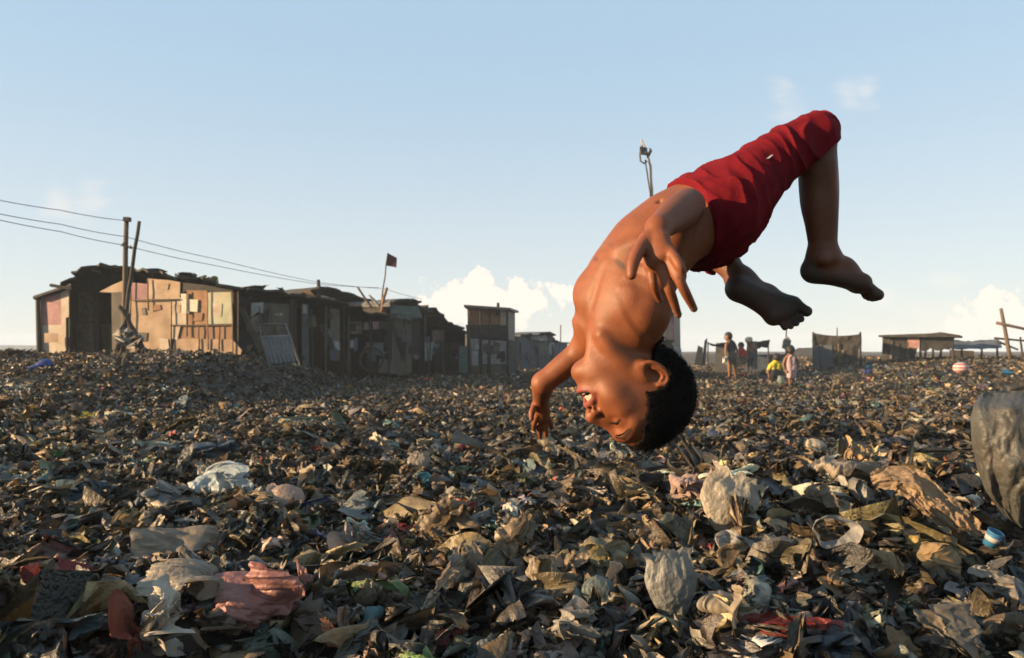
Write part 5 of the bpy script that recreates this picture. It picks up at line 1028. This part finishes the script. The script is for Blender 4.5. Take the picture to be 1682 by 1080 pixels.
def strip(path, widths, base, label, seed, name='plastic_strip', cat='plastic strip', depth=.0):
    q, d = ground_hit(path[-1][0], path[-1][1] + 8); q2, d2 = ground_hit(path[0][0], path[0][1] + 30); n, m = 90, 30; t = np.linspace(0, 1, n); tp_ = np.linspace(0, 1, len(path))
    px = np.interp(t, tp_, [p[0] for p in path]); py = np.interp(t, tp_, [p[1] for p in path]); wd = np.interp(t, tp_, widths)
    for _ in range(12): px[1:-1] = (px[:-2] + px[1:-1] + px[2:]) / 3; py[1:-1] = (py[:-2] + py[1:-1] + py[2:]) / 3
    dd = np.interp(t, [0, 1], [min(d2, d * 1.25), d]) * .985; C = np.array([P(a, b, c) for a, b, c in zip(px, py, dd)]); V = np.zeros((n, m, 3))
    for i in range(n):
        tg = nrm(C[min(i + 1, n - 1)] - C[max(i - 1, 0)]); vw = nrm(CAM - C[i]); side = nrm(np.cross(tg, vw)); up = np.cross(side, tg); up = up if up @ vw > 0 else -up
        w_ = wd[i] / FPX * dd[i]; s = np.linspace(-.5, .5, m); tw = .5 * math.sin(t[i] * 5 + seed)
        pl = fbm(np.stack([s * 6.5 + 1.2 * math.sin(t[i] * 4), 0 * s + t[i] * 2.5, 0 * s + seed], -1), seed, 3, True); ro = .22 * w_ * pl + .25 * w_ * np.cos(s * 2.8)
        V[i] = C[i] + np.outer(s * w_ * (1 + .10 * vn3(np.array([t[i] * 14, 1.0, seed]), 3)), side * math.cos(tw) + up * math.sin(tw)) + np.outer(ro, up) + .012 * np.stack([fbm(np.stack([s * 5, 0 * s + t[i] * 12, 0 * s + j], -1), seed + j, 3, True) for j in range(3)], -1)
    put(name, mesh_np(name, V.reshape(-1, 3), gridF(n, m)), hmat(base, 'film', seed), label, cat)
strip([(1432, 792), (1470, 785), (1505, 800), (1535, 828), (1562, 852), (1590, 872), (1612, 888)], [26, 44, 62, 56, 48, 46, 28], (.40, .28, .17), 'long twisted tan plastic strip slanting down toward the blue cup', 25)
hero(S_, 1668, 655, 120, 52, (.045, .045, .042), 'black plastic flap curling over the top of the huge grey bag', 'plastic sheet', 'plastic_sheet', 12, tilt=25, folds=3, mk='dull')
hero(B_, 1206, 812, 112, 112, (.46, .41, .32), 'large pale translucent bag puffed open, leaning right of the centre foreground', 'plastic bag', 'plastic_bag', 21, tilt=70, roll=-28, dents=.08)
hero(S_, 1225, 838, 62, 62, (.40, .30, .19), 'tan crumpled wad inside the mouth of the large pale translucent bag', 'wad', 'plastic_wad', 22, tilt=60, folds=9, fine=.03)
hero(S_, 1392, 775, 120, 46, (.43, .36, .27), 'wrinkled cream sheet draped over the heap right of the pale translucent bag', 'plastic sheet', 'plastic_sheet', 26, tilt=35, folds=3, pleat=.10)
hero(S_, 1408, 742, 44, 54, (.36, .26, .15), 'brown paper-like scrap standing upright on the right heap', 'scrap', 'scrap', 27, tilt=75, folds=4, mk='card', pleat=.10)
hero(B_, 1340, 731, 34, 22, (.58, .50, .38), 'small rounded cream bundle lying behind the right heap', 'bundle', 'bundle', 28, tilt=20, roll=80, dents=.05)
hero(B_, 1098, 955, 92, 122, (.27, .275, .255), 'smooth pale grey bag standing upright in the lower centre right', 'plastic bag', 'plastic_bag', 31, tilt=78, roll=8, dents=.10, bflat=.4, neck=.85)
hero(S_, 1240, 1003, 182, 86, (.27, .225, .16), 'flat dusty tan sheet spread across the lower right foreground', 'plastic sheet', 'plastic_sheet', 33, tilt=32, folds=3, pleat=.05, mk='dull')
hero(S_, 1302, 1032, 165, 46, (.22, .03, .025), 'crushed red printed wrapper near the bottom edge', 'wrapper', 'wrapper', 34, tilt=28, roll=-14, folds=3, pleat=.12)
hero(S_, 1243, 1066, 110, 44, (.62, .60, .55), 'crumpled white paper at the bottom edge under the red wrapper', 'paper', 'paper', 35, tilt=35, folds=7, mk='card')
hero(S_, 1465, 1056, 96, 66, (.20, .135, .075), 'brown kraft paper scrap with folded corner at the bottom right', 'paper', 'paper', 36, tilt=50, folds=4, mk='card')
hero(S_, 1562, 1040, 100, 82, (.15, .13, .10), 'grey-brown crinkled sheet at the bottom right corner', 'plastic sheet', 'plastic_sheet', 37, tilt=45, folds=3, pleat=.09, mk='dull')
hero(S_, 1640, 945, 110, 70, (.40, .36, .30), 'clear wrinkled plastic sleeve at the right edge below the blue cup', 'plastic sleeve', 'plastic_sleeve', 38, tilt=30, roll=-28, folds=3, pleat=.12)
hero(S_, 1203, 902, 62, 60, (.38, .37, .34), 'small whitish bag with a twisted top below the pale translucent bag', 'plastic bag', 'plastic_bag', 39, tilt=60, folds=6)
hero(S_, 1340, 822, 105, 60, (.26, .22, .16), 'grey-tan flap folded over the middle of the right heap', 'plastic sheet', 'plastic_sheet', 40, tilt=40, folds=4)
hero(S_, 1142, 800, 80, 62, (.33, .235, .20), 'pinkish striped cloth scrap left of the pale translucent bag', 'cloth', 'cloth_scrap', 41, tilt=45, folds=5, mk='cloth', pleat=.12)
hero(S_, 1440, 925, 70, 44, (.24, .165, .09), 'brown curled leaf-like scrap below the grey plastic ring', 'scrap', 'scrap', 42, tilt=40, folds=6, mk='card')
hero(S_, 1545, 915, 90, 56, (.27, .185, .095), 'ochre crumpled paper heap left of the clear sleeve', 'paper', 'paper', 43, tilt=40, folds=7, mk='card')
hero(S_, 1230, 950, 70, 22, (.24, .25, .25), 'narrow grey plastic scrap beside the standing grey bag', 'scrap', 'scrap', 44, tilt=20, folds=3)
hero(S_, 1070, 795, 52, 40, (.022, .022, .022), 'black rubber flap below the head of the somersaulting boy', 'rubber flap', 'rubber_flap', 45, tilt=40, folds=3, mk='dull')
# centre
hero(B_, 895, 935, 72, 62, (.40, .32, .22), 'rounded tan bag with fine pleats in the lower centre', 'plastic bag', 'plastic_bag', 51, tilt=65, roll=12)
hero(S_, 945, 930, 46, 50, (.33, .25, .16), 'crumpled tan scrap pressed against the rounded tan bag', 'scrap', 'scrap', 52, tilt=55, folds=7)
strip([(695, 1003), (715, 980), (738, 950), (762, 922), (780, 905)], [10, 24, 42, 54, 60], (.35, .275, .195), 'long twisted tan bag pulled to a point in the lower centre', 53, 'plastic_bag', 'plastic bag')
hero(S_, 772, 915, 60, 52, (.40, .32, .23), 'open-mouthed tan bag end above the long twisted bag', 'plastic bag', 'plastic_bag', 54, tilt=60, folds=6)
hero(S_, 830, 988, 84, 32, (.30, .022, .024), 'bright red net rag lying in the lower centre', 'rag', 'rag', 55, tilt=30, roll=18, folds=5, mk='cloth', pleat=.12)
hero(S_, 905, 984, 66, 18, (.16, .016, .02), 'dark red rag end running right of the bright red net rag', 'rag', 'rag', 56, tilt=25, folds=5, mk='cloth')
hero(B_, 986, 972, 62, 46, (.16, .20, .19), 'teal-grey clear tub half sunk in the lower centre', 'tub', 'plastic_tub', 57, tilt=60, roll=185, dents=.04)
hero(S_, 945, 1034, 82, 62, (.36, .34, .29), 'off-white crumpled bag in two lobes near the bottom centre', 'plastic bag', 'plastic_bag', 58, tilt=60, folds=6)
hero(S_, 812, 1062, 60, 44, (.33, .33, .31), 'pale square film scrap at the bottom edge left of centre', 'film', 'film_scrap', 59, tilt=70, folds=2)
hero(S_, 735, 852, 110, 70, (.24, .175, .105), 'brown fan-shaped sheet peaking in the middle ground', 'plastic sheet', 'plastic_sheet', 60, tilt=45, folds=5, pleat=.12)
hero(S_, 592, 830, 66, 42, (.21, .235, .235), 'blue-grey mesh bag lying in the middle ground left of centre', 'mesh bag', 'mesh_bag', 61, tilt=45, folds=4, mk='cloth')
hero(S_, 628, 925, 56, 26, (.07, .17, .18), 'teal rag in the lower left of centre', 'rag', 'rag', 62, tilt=35, folds=5, mk='cloth')
hero(B_, 688, 757, 38, 34, (.38, .32, .25), 'small round pale bag in the middle ground', 'plastic bag', 'plastic_bag', 63, tilt=60)
hero(S_, 752, 720, 30, 22, (.36, .27, .06), 'small mustard yellow scrap in the middle ground', 'scrap', 'scrap', 64, tilt=45, folds=3)
hero(S_, 638, 730, 38, 18, (.26, .33, .27), 'pale green scrap in the dark middle ground', 'scrap', 'scrap', 65, tilt=35, folds=4)
hero(S_, 848, 868, 66, 60, (.28, .205, .125), 'brown crumpled bag fanning up behind the rounded tan bag', 'plastic bag', 'plastic_bag', 66, tilt=60, folds=6, pleat=.1)
hero(S_, 772, 829, 24, 10, (.32, .03, .03), 'tiny red scrap in the middle ground', 'scrap', 'scrap', 67, tilt=40, folds=2)
hero(S_, 866, 765, 70, 24, (.12, .17, .18), 'teal-grey cloth strip in the middle ground below the far hand', 'cloth', 'cloth_strip', 68, tilt=35, folds=5, mk='cloth')
hero(S_, 1000, 752, 60, 30, (.34, .31, .26), 'pale wrinkled scrap on the ground left below the boy head', 'scrap', 'scrap', 69, tilt=40, folds=5)
# left
hero(S_, 372, 788, 115, 58, (.52, .60, .62), 'white and pale blue bag with a pointed corner in the left middle ground', 'plastic bag', 'plastic_bag', 71, tilt=50, folds=4, pleat=.08)
hero(S_, 344, 776, 40, 36, (.68, .62, .50), 'upright white corner of film beside the pale blue bag', 'film', 'film_scrap', 72, tilt=75, folds=2)
hero(B_, 464, 815, 76, 40, (.48, .36, .29), 'pinkish striped clear bag right of the pale blue bag', 'plastic bag', 'plastic_bag', 73, tilt=40, roll=75, dents=.06)
hero(S_, 130, 802, 92, 46, (.035, .075, .105), 'dark blue cloth lying at the left', 'cloth', 'cloth', 74, tilt=35, roll=20, folds=5, mk='cloth')
hero(S_, 420, 975, 175, 110, (.46, .22, .19), 'dusty pink plastic sheet curling up at its right end', 'plastic sheet', 'plastic_sheet', 75, tilt=42, roll=18, folds=5, pleat=.12, n=80, fine=.045)
hero(S_, 492, 950, 40, 62, (.46, .245, .20), 'curled tip of pink film standing beside the dusty pink sheet', 'film', 'film_scrap', 76, tilt=75, folds=3)
hero(S_, 300, 960, 150, 62, (.42, .36, .28), 'cream wrinkled film stretched above the crushed carton', 'film', 'film_sheet', 79, tilt=35, folds=3, pleat=.10)
hero(B_, 148, 960, 84, 62, (.34, .31, .26), 'milky crumpled bag in the lower left', 'plastic bag', 'plastic_bag', 80, tilt=60, roll=-20)
hero(S_, 275, 905, 130, 70, (.24, .20, .15), 'grey-brown wide sheet in the left foreground', 'plastic sheet', 'plastic_sheet', 81, tilt=32, folds=4, mk='dull')
hero(S_, 216, 850, 48, 40, (.40, .29, .15), 'yellow-tan small bag in the left foreground', 'plastic bag', 'plastic_bag', 82, tilt=55, folds=6)
hero(S_, 266, 737, 60, 22, (.09, .125, .16), 'left one of two blue-grey bags lying in a row in the left middle ground', 'plastic bag', 'plastic_bag', 83, tilt=30, folds=3)
hero(S_, 352, 735, 74, 24, (.075, .11, .155), 'right one of two blue-grey bags lying in a row in the left middle ground', 'plastic bag', 'plastic_bag', 84, tilt=30, folds=3)
hero(S_, 84, 746, 36, 12, (.12, .27, .08), 'small bright green scrap at the left', 'scrap', 'scrap', 85, tilt=35, folds=3)
hero(S_, 482, 694, 80, 20, (.14, .19, .165), 'pale teal sheet lying in the distance left of centre', 'plastic sheet', 'plastic_sheet', 86, tilt=25, folds=3)
hero(S_, 300, 660, 32, 22, (.06, .10, .14), 'dark teal bundle in the left distance', 'bundle', 'bundle', 87, tilt=60, folds=5)
hero(S_, 67, 598, 38, 18, (.03, .09, .42), 'vivid blue bag on the bank below the sunlit shed', 'plastic bag', 'plastic_bag', 88, tilt=45, folds=3)
hero(S_, 143, 682, 28, 14, (.35, .33, .05), 'yellow-green scrap in the left distance', 'scrap', 'scrap', 89, tilt=50, folds=2)
hero(S_, 152, 690, 44, 14, (.42, .24, .13), 'orange-tan scrap beside the yellow-green one', 'scrap', 'scrap', 90, tilt=35, folds=3)
hero(S_, 100, 1030, 150, 40, (.07, .11, .12), 'dark teal film in the shadowed lower left corner', 'film', 'film_sheet', 91, tilt=25, folds=3)
hero(S_, 545, 1040, 46, 44, (.46, .17, .07), 'small orange and white wrapper at the bottom left of centre', 'wrapper', 'wrapper', 92, tilt=55, folds=3)
hero(S_, 612, 975, 66, 46, (.24, .20, .14), 'tan scrap sticking up right of the pink sheet', 'scrap', 'scrap', 93, tilt=60, folds=6)
hero(S_, 45, 930, 66, 34, (.22, .17, .11), 'tan curled strip at the left edge', 'plastic strip', 'plastic_strip', 94, tilt=35, folds=4)
hero(S_, 660, 615, 22, 9, (.30, .27, .22), 'pale scrap in front of the olive shack', 'scrap', 'scrap', 95, tilt=45, folds=3)
# far right, small but bright
hero(S_, 1653, 612, 24, 11, (.05, .30, .48), 'bright turquoise bag on the far right rise', 'plastic bag', 'plastic_bag', 96, tilt=45, folds=3)
hero(S_, 1423, 610, 13, 9, (.05, .07, .34), 'small royal blue bag on the dump before the ragged hut', 'plastic bag', 'plastic_bag', 97, tilt=60, folds=3)
hero(S_, 1408, 616, 24, 14, (.45, .34, .20), 'cream sack beside the small royal blue bag', 'sack', 'sack', 98, tilt=60, folds=4)
hero(S_, 1443, 613, 22, 7, (.48, .32, .18), 'peach coloured scrap right of the small royal blue bag', 'scrap', 'scrap', 99, tilt=35, folds=3)
hero(S_, 1380, 617, 22, 8, (.58, .48, .34), 'pale cream scrap left of the cream sack', 'scrap', 'scrap', 100, tilt=35, folds=3)
hero(S_, 1537, 646, 30, 12, (.46, .36, .21), 'cream bundle on the right middle distance', 'bundle', 'bundle', 101, tilt=50, folds=4)
hero(S_, 1613, 634, 28, 9, (.50, .30, .28), 'pink and white scrap on the far right slope', 'scrap', 'scrap', 102, tilt=45, folds=3)
hero(S_, 1573, 636, 12, 8, (.66, .62, .58), 'white scrap left of the pink and white one on the slope', 'scrap', 'scrap', 103, tilt=60, folds=2)
hero(B_, 1283, 624, 14, 17, (.26, .34, .30), 'pale green bag carried between the two children seen from behind', 'plastic bag', 'plastic_bag', 104, tilt=75)
hero(S_, 1260, 621, 9, 7, (.05, .08, .28), 'tiny blue scrap left of the child in yellow', 'scrap', 'scrap', 105, tilt=50, folds=2)
# striped ball
def ball_striped():
    q, d = ground_hit(1578, 611); r = 11 / FPX * d; a, b = np.meshgrid(np.linspace(0, math.pi, 20), np.linspace(0, 2 * math.pi, 32), indexing='ij'); V = np.stack([np.sin(a) * np.cos(b) * 1.1, np.sin(a) * np.sin(b), np.cos(a) * .85], -1); V = V * (1 + .08 * fbm(V * 1.6, 3, 2))[..., None]
    o = put('beach_ball', mesh_np('beach_ball', V.reshape(-1, 3) * r + P(1578, 604, d), gridF(20, 32)), mat('striped_ball', (.62, .50, .46), .5, var=.1, stripes=(2, 9.0, (.50, .13, .15))), 'pink and white striped ball half buried on the far right slope', 'ball')
ball_striped()
# grey ring of plastic
def ring():
    q, d = ground_hit(1370, 905); k = 1 / FPX * d * .98; c = P(1370, 872, d * .98); V = []; n, m = 64, 10; rg = np.random.default_rng(3)
    for i in range(n):
        a = 2 * math.pi * i / n; rr = 1 + .08 * math.sin(3 * a + 1) + .05 * math.sin(5 * a); ctr = c + np.array([math.cos(a) * 34 * k * rr, .25 * math.sin(a) * 34 * k, math.sin(a) * 21 * k * rr]); wd = (9 + 5 * math.sin(a + 2.2)) * k
        for j in range(m):
            t = j / (m - 1) - .5; V.append(ctr + np.array([math.cos(a) * .5, -.85, math.sin(a) * .5]) * wd * t * 2.0 + np.array([math.cos(a), 0, math.sin(a)]) * k * 2.5 * float(vn3(np.array([a * 3, t * 3, 1.0]), 4)))
    I = np.arange(n * m).reshape(n, m); J = np.roll(I, -1, 0); F = np.stack([I[:, :-1], J[:, :-1], J[:, 1:], I[:, 1:]], -1).reshape(-1, 4)
    put('plastic_ring', mesh_np('plastic_ring', V, F), hmat((.34, .335, .31), 'film', 7), 'grey-white loop of torn plastic on the right heap', 'plastic loop')
ring()
# small blue cup with white band
def cup():
    q, d = ground_hit(1630, 905); c = P(1630, 884, d * .95); k = .78 * d / FPX; S = thing('cup', 'small blue plastic cup with a white band at the end of the tan strip', 'cup', c); ax = nrm(np.array([.25, -.35, .9]))
    e1 = nrm(np.cross(ax, [0, 1, .2])); e2 = np.cross(ax, e1)
    def band(y0, y1, r0, r1, th=0): 
        b = MB(); n = 28; V = []
        for (y, r) in ((y0, r0), (y1, r1), (y1, r1 - .8), (y0, r0 - .8)): V += [c + ax * y * k + (e1 * math.cos(a) + e2 * math.sin(a)) * r * k for a in np.linspace(0, 2 * math.pi, n, endpoint=False)]
        F = [(q_ * n + i, q_ * n + (i + 1) % n, ((q_ + 1) % 4) * n + (i + 1) % n, ((q_ + 1) % 4) * n + i) for q_ in range(4) for i in range(n)]; return b.add(V, F)
    band(-16, 16, 11.5, 14.5).build('body', mat('blue_plastic', (.03, .14, .27), .5, var=.15), S, True); band(-4, 6, 12.95, 14.0).build('band', mat('white_print', (.42, .38, .35), .5, var=.1), S, True); band(14.5, 16.5, 14.6, 15.0).build('rim', mat('blue_rim', (.04, .17, .31), .5), S, True)
cup()
hero(S_, 268, 1020, 128, 140, (.42, .38, .31), 'crumpled off-white carton with deep folds at the bottom left', 'carton', 'carton', 6, tilt=68, folds=5, mk='card', pleat=.07, n=64)
hero(S_, 214, 1030, 62, 120, (.17, .045, .028), 'torn red-brown carton side standing left of the off-white carton', 'cardboard', 'torn_cardboard', 9, tilt=75, folds=2, mk='card', pleat=.05, roll=12)
